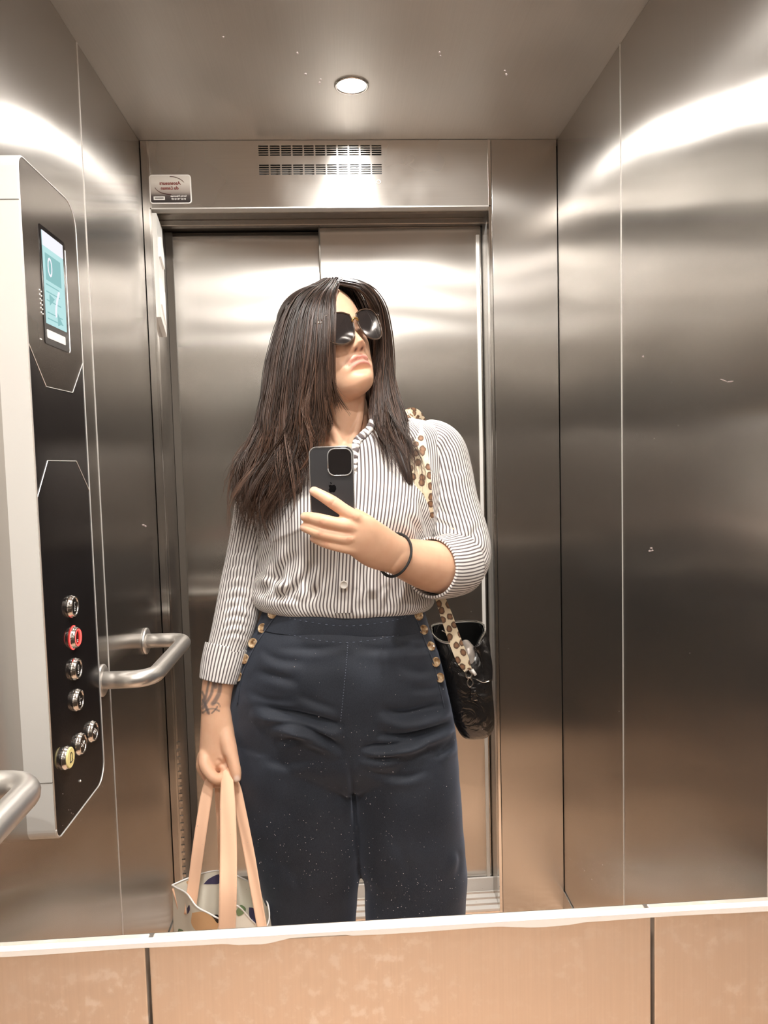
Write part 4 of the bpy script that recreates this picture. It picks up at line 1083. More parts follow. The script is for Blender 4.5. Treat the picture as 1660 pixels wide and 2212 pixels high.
def denim(name='denim', a=(.007, .010, .018), b2=(.026, .032, .046)):
    m, nt, b = nodes(name); L = nt.links.new
    g = N(nt, 'ShaderNodeNewGeometry'); mp = N(nt, 'ShaderNodeMapping'); mp.inputs['Scale'].default_value = (900, 900, 350); L(g.outputs['Position'], mp.inputs['Vector'])
    n = N(nt, 'ShaderNodeTexNoise', i_Scale=1.0, i_Detail=3.0); L(mp.outputs[0], n.inputs['Vector'])
    n2 = N(nt, 'ShaderNodeTexNoise', i_Scale=9.0, i_Detail=4.0); L(g.outputs['Position'], n2.inputs['Vector'])
    s = math_node(nt, 'ADD', math_node(nt, 'MULTIPLY', n.outputs['Fac'], .6), math_node(nt, 'MULTIPLY', n2.outputs['Fac'], .5))
    L(ramp(nt, s, [(.35, a), (.75, b2)]), b.inputs['Base Color']); b.inputs['Roughness'].default_value = .75
    b.inputs['Sheen Weight'].default_value = .35; b.inputs['Sheen Roughness'].default_value = .45; b.inputs['Sheen Tint'].default_value = (.55, .62, .80, 1)
    bp = N(nt, 'ShaderNodeBump', i_Strength=.35, i_Distance=.0006); L(n.outputs['Fac'], bp.inputs['Height']); L(bp.outputs[0], b.inputs['Normal'])
    return m
M['denim'] = denim()
M['seam_thread'] = simple('seam_thread', (.16, .18, .24), .8)
jeans = meshobj('jeans', me, M['denim'], person)
Vj = coords(me); Fj = [tuple(p.vertices) for p in me.polygons]
jeans_bvh = surface(Vj, Fj)
# waistband
wb_rows = [(574, 1303, 913, 1307, 1.518, .112), (571, 1311, 916, 1315, 1.518, .1155), (560, 1340, 924, 1343, 1.518, .1175), (556, 1347, 926, 1350, 1.518, .1172)]
Swb = interp_rows(wb_rows, 14, 160, 2.35)
inner = Swb[:1].copy(); cc = inner.mean(1, keepdims=True); inner = cc + (inner - cc) * .955; low2 = Swb[-1:].copy(); cc = low2.mean(1, keepdims=True); low2 = cc + (low2 - cc) * .965
Swb = np.concatenate([inner, Swb, low2]); V_, F_, U_ = ring_uv(Swb); o = mesh_obj('waistband', V_, F_, M['denim'], None, True); adopt(o, person)
band_bvh = surface(V_, F_)
def on_cloth(pts, bvhs, lift, n=60):
    out = []
    for q in (spline(np.array(pts, float), n) if len(pts) > 2 else np.linspace(pts[0], pts[1], n)):
        best = None
        for bb in bvhs:
            h, nn = hit(bb, q[0], q[1])
            if h is not None and (best is None or h[1] < best[1]): best = h
        if best is not None: out.append(best + np.array([0, -lift, 0]))
    return out
def stitch(pts, bvhs, name, mat, r=.0006, lift=.0006, dash=None):
    L_ = on_cloth(pts, bvhs, lift, 90 if dash else 60)
    if len(L_) < 3: return
    if dash:
        mb = MB()
        for i in range(0, len(L_) - 2, 3): vv, ff = sweep([L_[i], (L_[i] + L_[i + 1]) / 2 + np.array([0, -.0003, 0]), L_[i + 1]], r, 5); mb.add(vv, ff)
        o = mb.obj(name, mat, None, True); o['kind'] = 'stuff'
    else:
        vv, ff = sweep(L_, r, 6); o = mesh_obj(name, vv, ff, mat, None)
    adopt(o, person)
stitch([(578, 1318), (640, 1338), (745, 1352), (850, 1340), (908, 1320)], [band_bvh], 'stitching', M['seam_thread'], .0005, .0003, True)
stitch([(568, 1352), (640, 1374), (745, 1388), (850, 1374), (915, 1352)], [jeans_bvh], 'stitching', M['seam_thread'], .0006, .0004, True)
stitch([(752, 1388), (748, 1440), (742, 1500), (736, 1560)], [jeans_bvh], 'front_seam', M['seam_thread'], .0007, .0004, True)
for pts in ([(596, 1330), (574, 1362), (553, 1394), (536, 1428), (522, 1465), (514, 1520)], [(898, 1334), (909, 1362), (923, 1398), (936, 1432), (946, 1470), (960, 1530)]):
    stitch(pts, [jeans_bvh, band_bvh], 'button_flap_edge', M['denim'], .0016, .0006)
def horn():
    m, nt, b = nodes('horn_button'); L = nt.links.new
    g = N(nt, 'ShaderNodeNewGeometry'); n = N(nt, 'ShaderNodeTexNoise', i_Scale=120.0, i_Detail=2.0); L(g.outputs['Position'], n.inputs['Vector'])
    L(ramp(nt, n.outputs['Fac'], [(.35, (.16, .08, .035)), (.52, (.42, .27, .14)), (.68, (.62, .50, .34))]), b.inputs['Base Color']); b.inputs['Roughness'].default_value = .15; b.inputs['Coat Weight'].default_value = .4
    return m
M['horn'] = horn()
for i, (bx, by) in enumerate([(590, 1326), (569, 1358), (548, 1390), (531, 1424), (517, 1461), (903, 1330), (914, 1361), (929, 1397), (940, 1430), (949, 1464)]):
    bv = band_bvh if by < 1340 and hit(band_bvh, bx, by)[0] is not None else jeans_bvh
    button(bv, bx, by, .0098, M['horn'], 'horn_button', True, .0022, facing=(0, -1, .25))
# shoes
for xs in (672, 888):
    c0 = P(xs, 2420, 1.50); c0[2] = 0
    pts = [(0, .10, .035, .034, .036), (0, .04, .040, .040, .040), (0, -.04, .036, .044, .034), (0, -.11, .028, .044, .026), (0, -.150, .022, .034, .020)]
    A = spline(np.array([[c0[0], c0[1] + q[1] + .02, q[2] + .004, q[3], q[4]] for q in pts]), 24); vv, ff = sweep(A[:, :3], A[:, 3:], 24, True, up=(1, 0, 0))
    vv = [(x, y, max(z, .003)) for x, y, z in vv]
    o = mesh_obj('shoe', vv, ff, simple('shoe_leather', (.05, .045, .04), .5), None); adopt(o, person)

# ------------------------------------------------------------------ hair
def strand_mat():
    m, nt, b = nodes('brown_hair'); L = nt.links.new
    a = N(nt, 'ShaderNodeVertexColor', layer_name='tint'); L(a.outputs['Color'], b.inputs['Base Color'])
    b.inputs['Roughness'].default_value = .36; b.inputs['Specular IOR Level'].default_value = .65
    return m
M['hair'] = strand_mat()
rng = np.random.default_rng(7)
def guides(gs, n=26):
    return np.array([spline(np.array([P(*q) for q in g]), n) for g in gs])
def make_strands(G, locks, per, spread, r0=.00085, wave=.004, tipclump=.75, depth=.010, tmin=0.0, tmax=None, curl=.5, early=.0, tone=1.0):
    K, n, _ = G.shape; tmax = K - 1 if tmax is None else tmax; V_, F_, C_ = [], [], []
    s = np.linspace(0, 1, n); ns = 4; base = 0
    ang = np.arange(ns) * 2 * math.pi / ns
    for l in range(locks):
        tl = rng.uniform(tmin, tmax); off = np.array([rng.normal(0, .004), rng.uniform(-.3, 1) * depth, rng.normal(0, .003)])
        ph = rng.uniform(0, 6.28, 3); wf = rng.uniform(2.2, 4.5); end = 1 - early * rng.random() ** 2; tl_tone = rng.uniform(.55, 1.0) if rng.random() < .6 else rng.uniform(1.1, 2.3)
        wamp = wave * rng.uniform(.5, 1.8); off2 = np.array([rng.normal(0, .010), rng.normal(0, .008), rng.normal(0, .012)])
        for q in range(per):
            t = np.clip(tl + rng.normal(0, spread) * (1 - tipclump * s), 0, K - 1 - 1e-6)
            i = t.astype(int); fr = (t - i)[:, None]; k = np.arange(n)
            c = G[i, k] * (1 - fr) + G[np.minimum(i + 1, K - 1), k] * fr
            g = np.clip(s - .25, 0, 1)[:, None] * 1.33; fan = (np.clip(s - .55, 0, 1)[:, None] / .45) ** 2
            c = c + off * np.clip(s * 4, .25, 1)[:, None]
            c = c + g ** 1.6 * wamp * np.stack([np.sin(s * wf * 3 + ph[0]), .8 * np.sin(s * wf * 2.6 + ph[1]), .2 * np.sin(s * 9 + ph[2])], 1)
            jit = rng.normal(0, 1, 3) * .0022; c = c + fan * off2; c = c + jit * (1 - .4 * s)[:, None] + curl * .0010 * np.stack([np.sin(s * 14 + q), np.cos(s * 12 + q * 2), 0 * s], 1) * g
            if rng.random() < .06: c = c + g ** 2 * np.array([rng.normal(0, .018), rng.normal(0, .010), rng.normal(0, .006)])
            ee = end * rng.uniform(.90, 1.0); kk = max(6, int(n * ee)); c = c[:kk]; ss = s[:kk]
            r = r0 * rng.uniform(.8, 1.2) * np.clip((1 - (ss / ss[-1]) ** 4), .12, 1)
            T = np.gradient(c, axis=0); T /= np.maximum(np.linalg.norm(T, axis=1, keepdims=True), 1e-9)
            Bn = np.cross(T, np.array([0, 1.0, .05])); Bn /= np.maximum(np.linalg.norm(Bn, axis=1, keepdims=True), 1e-9); Nn = np.cross(Bn, T)
            W = c[:, None] + Bn[:, None] * (np.cos(ang)[None, :, None] * r[:, None, None]) + Nn[:, None] * (np.sin(ang)[None, :, None] * r[:, None, None])
            V_.append(W.reshape(-1, 3))
            I = base + np.arange((kk - 1) * ns).reshape(kk - 1, ns); J = np.roll(I, -1, 1)
            F_.append(np.stack([I, J, J + ns, I + ns], -1).reshape(-1, 4)); base += kk * ns
            tn = tl_tone * rng.uniform(.6, 1.5) * tone
            c0 = np.array([.026, .015, .011]) * tn; c1 = np.array([.080, .041, .025]) * tn
            col = c0[None] * (1 - ss[:, None] ** 1.5) + c1[None] * ss[:, None] ** 1.5
            C_.append(np.repeat(col, ns, 0))
    return np.concatenate(V_), np.concatenate(F_), np.concatenate(C_)
GL = guides([
 [(727, 611, 1.445), (716, 640, 1.410), (713, 700, 1.388), (713, 760, 1.390), (714, 810, 1.395), (722, 850, 1.405), (736, 880, 1.412)],
 [(724, 610, 1.450), (705, 650, 1.405), (702, 730, 1.380), (701, 810, 1.380), (697, 880, 1.385), (690, 930, 1.390), (676, 965, 1.390)],
 [(720, 609, 1.455), (688, 655, 1.405), (676, 750, 1.378), (668, 850, 1.380), (660, 940, 1.385), (650, 1010, 1.385), (625, 1085, 1.385)],
 [(715, 607, 1.465), (668, 655, 1.415), (648, 755, 1.392), (638, 870, 1.388), (632, 970, 1.385), (608, 1060, 1.380), (582, 1130, 1.385)],
 [(708, 607, 1.480), (650, 652, 1.440), (620, 755, 1.418), (608, 870, 1.408), (594, 965, 1.400), (560, 1075, 1.400), (556, 1205, 1.410)],
 [(702, 608, 1.500), (632, 655, 1.475), (598, 755, 1.460), (582, 870, 1.448), (564, 955, 1.435), (530, 1045, 1.425), (538, 1185, 1.425)],
 [(700, 611, 1.540), (622, 665, 1.530), (588, 760, 1.520), (570, 870, 1.505), (550, 940, 1.490), (516, 1020, 1.462), (528, 1130, 1.445)]])
GR = guides([
 [(740, 611, 1.445), (778, 620, 1.438), (804, 648, 1.446), (817, 684, 1.466), (818, 755, 1.475), (808, 830, 1.478), (800, 900, 1.470), (822, 960, 1.425), (845, 1010, 1.410)],
 [(738, 607, 1.455), (784, 619, 1.450), (811, 652, 1.458), (823, 698, 1.474), (826, 760, 1.480), (824, 840, 1.475), (832, 915, 1.450), (858, 985, 1.415), (882, 1070, 1.405)],
 [(737, 604, 1.470), (789, 620, 1.467), (815, 660, 1.476), (828, 715, 1.485), (836, 780, 1.492), (845, 850, 1.485), (862, 920, 1.455), (882, 985, 1.425), (898, 1075, 1.415)],
 [(736, 604, 1.500), (788, 628, 1.495), (815, 670, 1.505), (832, 730, 1.512), (842, 795, 1.512), (858, 860, 1.500), (878, 920, 1.470), (893, 980, 1.440), (902, 1050, 1.425)]])
GB = guides([   # the back of the head
 [(712, 606, 1.50), (700, 618, 1.58), (690, 680, 1.625), (680, 780, 1.630), (670, 880, 1.620), (660, 960, 1.610), (650, 1040, 1.605)],
 [(720, 605, 1.50), (740, 620, 1.57), (755, 690, 1.610), (765, 780, 1.615), (770, 870, 1.610), (775, 940, 1.610), (778, 1010, 1.605)],
 [(728, 605, 1.50), (770, 625, 1.54), (800, 690, 1.560), (815, 780, 1.565), (822, 860, 1.560), (830, 930, 1.580), (838, 990, 1.590)]])
GBL = guides([
 [(702, 609, 1.50), (625, 665, 1.540), (592, 760, 1.555), (578, 870, 1.550), (570, 940, 1.560), (565, 1010, 1.585), (562, 1070, 1.600)],
 [(706, 607, 1.50), (650, 640, 1.580), (625, 740, 1.605), (612, 860, 1.605), (605, 940, 1.610), (600, 1020, 1.610), (596, 1080, 1.608)],
 [(712, 606, 1.50), (700, 618, 1.58), (690, 680, 1.625), (680, 780, 1.630), (670, 880, 1.620), (660, 960, 1.610), (650, 1040, 1.605)]])
parts = [make_strands(GL, 170, 13, .16, early=.22, tmin=.9, wave=.014), make_strands(GL, 24, 12, .08, early=.1, tmin=0, tmax=.9, depth=.004), make_strands(GL, 90, 9, .2, wave=.032, early=.12, tmin=2.0, depth=.016, curl=2.4), make_strands(GL, 34, 9, .14, wave=.020, early=.05, tmin=3.4, depth=.012, curl=2.0), make_strands(GL, 90, 1, .3, r0=.00045, wave=.022, early=.3, tmin=3, depth=.02, curl=3), make_strands(GR, 40, 1, .3, r0=.00045, wave=.020, early=.3, tmin=1, depth=.02, curl=3),
         make_strands(GR, 80, 12, .13, early=.3, wave=.008), make_strands(GR, 34, 8, .2, wave=.022, early=.25, depth=.012, curl=1.4, tmin=.8),
         make_strands(GB, 40, 9, .18, depth=.006), make_strands(GBL, 40, 9, .2, depth=.006)]
V_ = np.concatenate([p[0] for p in parts]); C_ = np.concatenate([p[2] for p in parts]); F_ = []; o_ = 0
for p in parts: F_.append(p[1] + o_); o_ += len(p[0])
F_ = np.concatenate(F_)
# tiny strays along the outline
hairobj = mesh_obj('hair', V_, F_, M['hair'], None, True, cols=np.concatenate([C_, np.ones((len(C_), 1))], 1)); adopt(hairobj, person); hairobj['kind'] = 'stuff'
hairobj['label'] = 'long dark brown hair with lighter wavy ends'
# the dense mass under the loose strands: scalp cap and two falls
cap_ = MB()
CG = head_grid(90, 120, .004); x, y, z = CG[..., 0], CG[..., 1], CG[..., 2]
keep = ~((y > .012) & (z < .104 - .35 * np.clip(np.abs(x) - .030, 0, 1) ) ) & ~(z < -.085)
vv = H(CG).reshape(-1, 3); m_, n_ = CG.shape[:2]
kk = keep
ff = [(i * n_ + j, i * n_ + (j + 1) % n_, (i + 1) * n_ + (j + 1) % n_, (i + 1) * n_ + j) for i in range(m_ - 1) for j in range(n_) if kk[i, j] and kk[i, (j + 1) % n_] and kk[i + 1, j] and kk[i + 1, (j + 1) % n_]]
cap_.add(vv, ff)
fl = [(700, 618, 722, 618, 1.475, .028), (655, 645, 716, 645, 1.470, .058), (622, 690, 712, 690, 1.462, .070), (604, 745, 708, 745, 1.458, .070), (594, 800, 702, 800, 1.455, .065), (586, 850, 692, 850, 1.455, .058), (580, 900, 682, 900, 1.450, .050), (572, 950, 662, 950, 1.440, .040), (560, 1000, 640, 1000, 1.425, .028), (552, 1060, 606, 1060, 1.410, .018), (550, 1110, 575, 1110, 1.410, .010)]
fl = [(a + 10 if b > 620 else a + 3, b, c_, d, e + .012, h * .72) for a, b, c_, d, e, h in fl]
v, f = loft(interp_rows(fl, 60, 60, 2.0)); cap_.add(v, f)
fr_ = [(790, 668, 812, 668, 1.505, .018), (800, 710, 826, 710, 1.512, .026), (806, 760, 834, 760, 1.515, .028), (806, 820, 842, 820, 1.512, .026), (806, 870, 852, 870, 1.500, .024), (824, 920, 866, 920, 1.475, .018), (846, 970, 880, 970, 1.440, .013), (866, 1015, 890, 1015, 1.425, .009), (880, 1045, 893, 1045, 1.42, .005)]
v, f = loft(interp_rows(fr_, 40, 40, 2.0)); cap_.add(v, f)
o = mesh_obj('hair_mass', cap_.v, cap_.f, M['hair'], None, True, cols=np.tile([[.022, .012, .009, 1]], (len(cap_.v), 1))); adopt(o, person); o['kind'] = 'stuff'

# ------------------------------------------------------------------ sunglasses
sg = empty('sunglasses', tuple(H((0, .11, .01)))); tag(sg, 'dark sunglasses with thin brown frame and gold bridge on the face', 'sunglasses')
M['lens_dark'] = simple('lens_dark', (.035, .028, .027), .04, .4, Coat_Weight=.5)
M['frame_brown'] = simple('frame_brown', (.06, .035, .022), .18, 0.0, Coat_Weight=.6)
M['gold'] = simple('gold', (.80, .50, .18), .22, 1.0)
def lens_outline(s, k=1.0):
    q = [(-.0255, .0200), (-.012, .0262), (.006, .0275), (.020, .0240), (.0275, .0130), (.0280, -.002), (.0235, -.0170), (.0110, -.0265), (-.0040, -.0280), (-.0170, -.0220), (-.0250, -.0090), (-.0275, .0070)]
    q = np.array(q + q[:1]); A = spline(q, 60)[:-1]
    return [(s * (.0355 + a * k * 1.09), b * k * 1.09 - .002) for a, b in A]
def lens_y(x): return .1115 - 3.2 * abs(x) ** 2.0 - .004 * 0
def adoptp(o, p): adopt(o, p); return o
for s in (1, -1):
    ol = lens_outline(s, .985); n = len(ol); cxl = s * .0355
    V_ = []; F_ = []
    for k in range(7):
        q = k / 6
        for a, b in ol:
            u = cxl + (a - cxl) * q; w = -.002 + (b + .002) * q; V_.append(H((u, lens_y(u) + .0020 * (1 - q * q), w)))
    for k in range(6):
        for j in range(n): F_.append((k * n + j, k * n + (j + 1) % n, (k + 1) * n + (j + 1) % n, (k + 1) * n + j))
    adoptp(mesh_obj('lens', V_, F_, M['lens_dark'], None), sg)
    pts = [H((a, lens_y(a) + .0005, b)) for a, b in lens_outline(s)]; pts.append(pts[0]); pts.append(pts[1])
    v, f = sweep(pts, .0015, 10, False); adoptp(mesh_obj('rim', v, f, M['frame_brown'], None), sg)
    e = [H((s * .0630, lens_y(.063) + .001, .0160)), H((s * .0700, .0950, .0170)), H((s * .0760, .080, .0145)), H((s * .0800, .040, .008)), H((s * .0800, -.010, .004)), H((s * .0785, -.030, -.012))]
    v, f = sweep(spline(e, 30), np.linspace(.0026, .0016, 30), 8); adoptp(mesh_obj('temple', v, f, M['frame_brown'], None), sg)
    e = [H((s * .0670, .0985, .0175)), H((s * .0730, .0920, .0175))]
    v, f = sweep(e, .0030, 8); adoptp(mesh_obj('hinge', v, f, M['chrome'], None), sg)
e = [H((-.0075, lens_y(.0075) + .001, .0060)), H((-.0035, .1150, .0105)), H((.0035, .1150, .0105)), H((.0075, lens_y(.0075) + .001, .0060))]
v, f = sweep(spline(e, 16), .0020, 10); adoptp(mesh_obj('bridge', v, f, M['gold'], None), sg)

# ------------------------------------------------------------------ phone
ph_c = P(718, 1040, 1.222)
phone = empty('phone', tuple(ph_c)); tag(phone, 'graphite phone in a clear case held up in front of the chest', 'phone')
x0, x1 = P(671, 1040, 1.218)[0], P(764, 1040, 1.218)[0]; zt = P(718, 966, 1.218)[2]; zb_ = zt - (x1 - x0) * 2.03
M['phone_back'] = simple('phone_back', (.075, .075, .080), .32, .7)
M['phone_edge'] = simple('phone_edge', (.45, .44, .43), .2, 1.0)
M['case_clear'] = simple('case_clear', (.50, .50, .50), .12, .5)
M['lens_black'] = simple('lens_black', (.012, .010, .010), .06)
M['lens_ring'] = simple('lens_ring', (.10, .08, .085), .2, .8)
def xzp(outline, y0, dy, name, mat, root, bev=0):
    v, f = disc_prism(outline, lambda a, b: (a, y0, b), (0, dy, 0)); o = mesh_obj(name, v, f, mat, None, smooth=False); adopt(o, root); return o
xzp(rrect(x0, x1, zb_, zt, .011), 1.2175, .0072, 'frame', M['phone_edge'], phone)
xzp(rrect(x0 + .0009, x1 - .0009, zb_ + .0009, zt - .0009, .0105), 1.2170, .0004, 'back_glass', M['phone_back'], phone)
xzp(rrect(x0 + .0012, x1 - .0012, zb_ + .0012, zt - .0012, .0105), 1.2247, .0005, 'display', emit('phone_display', (.5, .48, .45), .25), phone)
ring = rrect(x0 - .0006, x1 + .0006, zb_ - .0006, zt + .0006, .012, 8); ring3 = [(a, 1.2205, b) for a, b in ring] + [(ring[0][0], 1.2205, ring[0][1])]
v, f = sweep(ring3, np.tile([[.0050, .0010]], (len(ring3), 1)), 10, True, up=(0, 1, 0)); adoptp(mesh_obj('clear_case', v, f, M['case_clear'], None), phone)
ca, cb = P(709, 971, 1.216), P(760, 1025, 1.216)
bump = xzp(rrect(ca[0], cb[0], cb[2], ca[2], .0105), 1.2145, .0025, 'camera_bump', M['lens_black'], phone)
ring = rrect(ca[0] - .001, cb[0] + .001, cb[2] - .001, ca[2] + .001, .0115, 8); ring3 = [(a, 1.2150, b) for a, b in ring] + [(ring[0][0], 1.2150, ring[0][1])]
v, f = sweep(ring3, .0010, 8); adoptp(mesh_obj('bump_rim', v, f, M['case_clear'], None), phone)
def lens_y_disc(px, py, r, name, mats, y=1.2145):
    c = P(px, py, y); a = np.arange(28) * 2 * math.pi / 28; V_ = []; F_ = []
    R_ = ((1, 0), (1, -.0022), (.90, -.0026), (.82, -.0016), (.001, -.0014)); n = 28
    for q, h in R_: V_ += [(c[0] + r * q * math.cos(t), y + h, c[2] + r * q * math.sin(t)) for t in a]
    for i in range(len(R_) - 1):
        for j in range(n): F_.append((i * n + j, i * n + (j + 1) % n, (i + 1) * n + (j + 1) % n, (i + 1) * n + j))
    o = mesh_obj(name, V_, F_, mats, None); o.parent = bump; o.matrix_parent_inverse = Matrix.Translation(-Vector(phone.location)); return o
lens_y_disc(746, 984, .0072, 'camera_lens', M['lens_ring']); lens_y_disc(746, 1011, .0072, 'camera_lens', M['lens_ring']); lens_y_disc(723, 998, .0072, 'camera_lens', M['lens_ring'])
lens_y_disc(722, 980, .0030, 'flash', M['white_paint']); lens_y_disc(722, 1016, .0022, 'sensor', M['lens_ring'])
# fruit emblem on the back, darker gloss on the graphite
M['emblem'] = simple('emblem', (.030, .030, .034), .12, .9)
ec = P(718, 1056, 1.2168); q = [(0, .0058), (.0028, .0068), (.0058, .0054), (.0046, .0030), (.0048, .0002), (.0062, -.0014), (.0044, -.0052), (.0024, -.0062), (0, -.0054), (-.0024, -.0062), (-.0048, -.0046), (-.0066, -.0004), (-.0062, .0042), (-.0036, .0066), (-.0012, .0062)]
xzp([(ec[0] - a, ec[2] + b) for a, b in q], 1.2168, .0003, 'emblem', M['emblem'], phone)
q = [(.0002, .0078), (.0024, .0086), (.0032, .0112), (.0010, .0102)]
xzp([(ec[0] - a, ec[2] + b) for a, b in q], 1.2168, .0003, 'emblem_leaf', M['emblem'], phone)

# ------------------------------------------------------------------ hair tie on the wrist
w0, w1 = P(846, 1152, 1.300), P(838, 1240, 1.300)
cc = P(853, 1199, 1.292)
axis = P(880, 1208, 1.320) - P(830, 1188, 1.268); axis /= np.linalg.norm(axis)
upv = np.array([0, 0, 1.0]); upv -= axis * axis.dot(upv); upv /= np.linalg.norm(upv); sd = np.cross(axis, upv)
pts = [cc + upv * .0385 * math.cos(t) + sd * .0345 * math.sin(t) + axis * .0015 * math.sin(2 * t) for t in np.linspace(0, 2 * math.pi, 61)]
v, f = sweep(pts, np.tile([[.0028, .0020]], (61, 1)), 10, False)
ht = mesh_obj('hair_tie', v, f, simple('black_elastic', (.012, .012, .012), .7), None); tag(ht, 'thin black hair tie worn on the wrist of the raised hand', 'hair tie')

# ------------------------------------------------------------------ shoulder bag
def leopard():
    m, nt, b = nodes('leopard_web'); L = nt.links.new
    uv = N(nt, 'ShaderNodeUVMap', uv_map='UVMap'); mp = N(nt, 'ShaderNodeMapping'); mp.inputs['Scale'].default_value = (62, 50, 1); L(uv.outputs[0], mp.inputs['Vector'])
    no = N(nt, 'ShaderNodeTexNoise', i_Scale=2.0, i_Detail=2.0); L(mp.outputs[0], no.inputs['Vector'])
    ad = N(nt, 'ShaderNodeMix', data_type='RGBA', blend_type='LINEAR_LIGHT'); ad.inputs[0].default_value = .16; L(mp.outputs[0], ad.inputs[6]); L(no.outputs['Color'], ad.inputs[7])
    vo = N(nt, 'ShaderNodeTexVoronoi', voronoi_dimensions='2D', i_Scale=1.0); vo.inputs['Randomness'].default_value = .75; L(ad.outputs[2], vo.inputs['Vector'])
    L(ramp(nt, vo.outputs['Distance'], [(.0, (.30, .16, .08)), (.20, (.22, .11, .06)), (.33, (.07, .035, .02)), (.41, (.80, .66, .46)), (1.0, (.88, .78, .60))]), b.inputs['Base Color'])
    b.inputs['Roughness'].default_value = .7; return m
M['leopard'] = leopard()
bag = empty('shoulder_bag', tuple(P(1000, 1580, 1.53))); tag(bag, 'black leather shoulder bag with open zip and leopard strap hanging at the hip', 'bag')
def _leather():
    m, nt, b = nodes('leather'); b.inputs['Base Color'].default_value = (.010, .009, .009, 1); b.inputs['Roughness'].default_value = .24; b.inputs['Specular IOR Level'].default_value = .9
    g = N(nt, 'ShaderNodeNewGeometry'); n = N(nt, 'ShaderNodeTexNoise', i_Scale=22.0, i_Detail=3.0, i_Distortion=1.2); nt.links.new(g.outputs['Position'], n.inputs['Vector'])
    bp = N(nt, 'ShaderNodeBump', i_Strength=.7, i_Distance=.012); nt.links.new(n.outputs['Fac'], bp.inputs['Height']); nt.links.new(bp.outputs[0], b.inputs['Normal']); return m
M['leather'] = _leather()
M['lining'] = simple('lining', (.006, .006, .006), .9)
# shell: deep rounded body with an open top
def bag_sections(inset=0.0, top=1352):
    rows = [(934, top + 8, 1046, top, 1.525, .050), (936, 1385, 1056, 1385, 1.525, .056), (948, 1430, 1057, 1430, 1.525, .062), (960, 1480, 1060, 1480, 1.525, .064), (972, 1530, 1064, 1530, 1.525, .060), (982, 1562, 1064, 1562, 1.525, .052), (994, 1583, 1054, 1580, 1.525, .040), (1004, 1589, 1044, 1586, 1.525, .020)]
    rows = [(a + inset, b, c - inset, d, e, g - inset / 1000.) for a, b, c, d, e, g in rows]
    return interp_rows(rows, 40, 90, 3.0)
S = bag_sections()
zrim = S[0, :, 2].copy()
# the gusset dips at the front of the opening where the zip parts
for S_ in (S,):
    pS = pixels(S_[0])
wgt = np.linspace(1, 0, 14) ** 1.2
dip = .050 * np.exp(-((pixels(S[0])[:, 0] - 1012) / 26) ** 2) * (S[0, :, 1] < 1.525) + .018 * np.exp(-((pixels(S[0])[:, 0] - 960) / 30) ** 2) * (S[0, :, 1] < 1.525)
for i in range(14): S[i, :, 2] -= dip * wgt[i]
v, f = loft(S, False); n0 = len(v); v = list(v); v.append(S[-1].mean(0)); f += [(n0, (39) * 90 + (j + 1) % 90, 39 * 90 + j) for j in range(90)]
adoptp(mesh_obj('bag_body', v, f, M['leather'], None), bag)
S2 = bag_sections(5.0)[:16]; 
for i in range(14): S2[i, :, 2] -= dip * wgt[i]
v2, f2 = loft(S2[::-1], False); nn0 = len(v2); v2 = list(v2); v2.append(S2[-1].mean(0)); f2 += [(nn0, j, (j + 1) % 90) for j in range(90)]
adoptp(mesh_obj('lining', v2, f2, M['lining'], None), bag)
rimp = [tuple(p) for p in S[0]] + [tuple(S[0][0])]
v, f = sweep(rimp, .0015, 8, False); adoptp(mesh_obj('rim_piping', v, f, M['steel_tube'], None), bag)
zp = [p * 1.0 + np.array([0, -.0015, .003]) for p in S[0]]; zp.append(zp[0])
mb = MB()
for i in range(len(zp) - 1):
    for t in (0, .33, .66):
        p = zp[i] * (1 - t) + zp[i + 1] * t
        mb.box(p[0] - .0009, p[0] + .0009, p[1] - .0014, p[1] + .0014, p[2] - .0005, p[2] + .0008)
z_ = mb.obj('zip_teeth', M['chrome'], None); adopt(z_, bag); z_['kind'] = 'stuff'
def in_px(pts, Y): return [P(a, b, Y if not isinstance(Y, (list, tuple)) else Y[i]) for i, (a, b) in enumerate(pts)]
for pts, Y, r, mt in (([(942, 1365), (950, 1350), (965, 1352), (972, 1375), (985, 1395), (1002, 1415)], 1.468, .0014, 'leather'), ([(955, 1362), (964, 1368), (974, 1385), (1000, 1405)], 1.466, .0009, 'chrome'),
                      ([(1030, 1468), (1045, 1474), (1058, 1471)], 1.462, .0008, 'chrome')):
    v, f = sweep(spline(in_px(pts, Y), 24), r, 8); adoptp(mesh_obj('zip_edge' if mt == 'chrome' else 'seam_piping', v, f, M[mt], None), bag)
# side panel sheen piece and front pocket seam
v, f = sweep(spline(in_px([(1032, 1392), (1046, 1410), (1052, 1440), (1052, 1470)], 1.470), 24), np.tile([[.012, .006]], (24, 1)), 14, True, up=(1, 0, 0)); adoptp(mesh_obj('side_gusset', v, f, M['leather'], None), bag)
# things in the open bag: a pale crumpled pouch edge
v, f = limb([(1006, 1392, 1.50, .010), (1012, 1405, 1.485, .014), (1016, 1422, 1.478, .012), (1022, 1440, 1.475, .007)], 16, 6); wd = np.array(v); wd += np.array([[.002 * mnoise.noise(Vector(p * 150)), .002 * mnoise.noise(Vector(p * 140)), 0] for p in wd])
tis = mesh_obj('pouch', wd.tolist(), f, simple('pale_pouch', (.45, .40, .36), .35, .3), None); tag(tis, 'crumpled pale pouch peeking out of the open black bag', 'pouch')
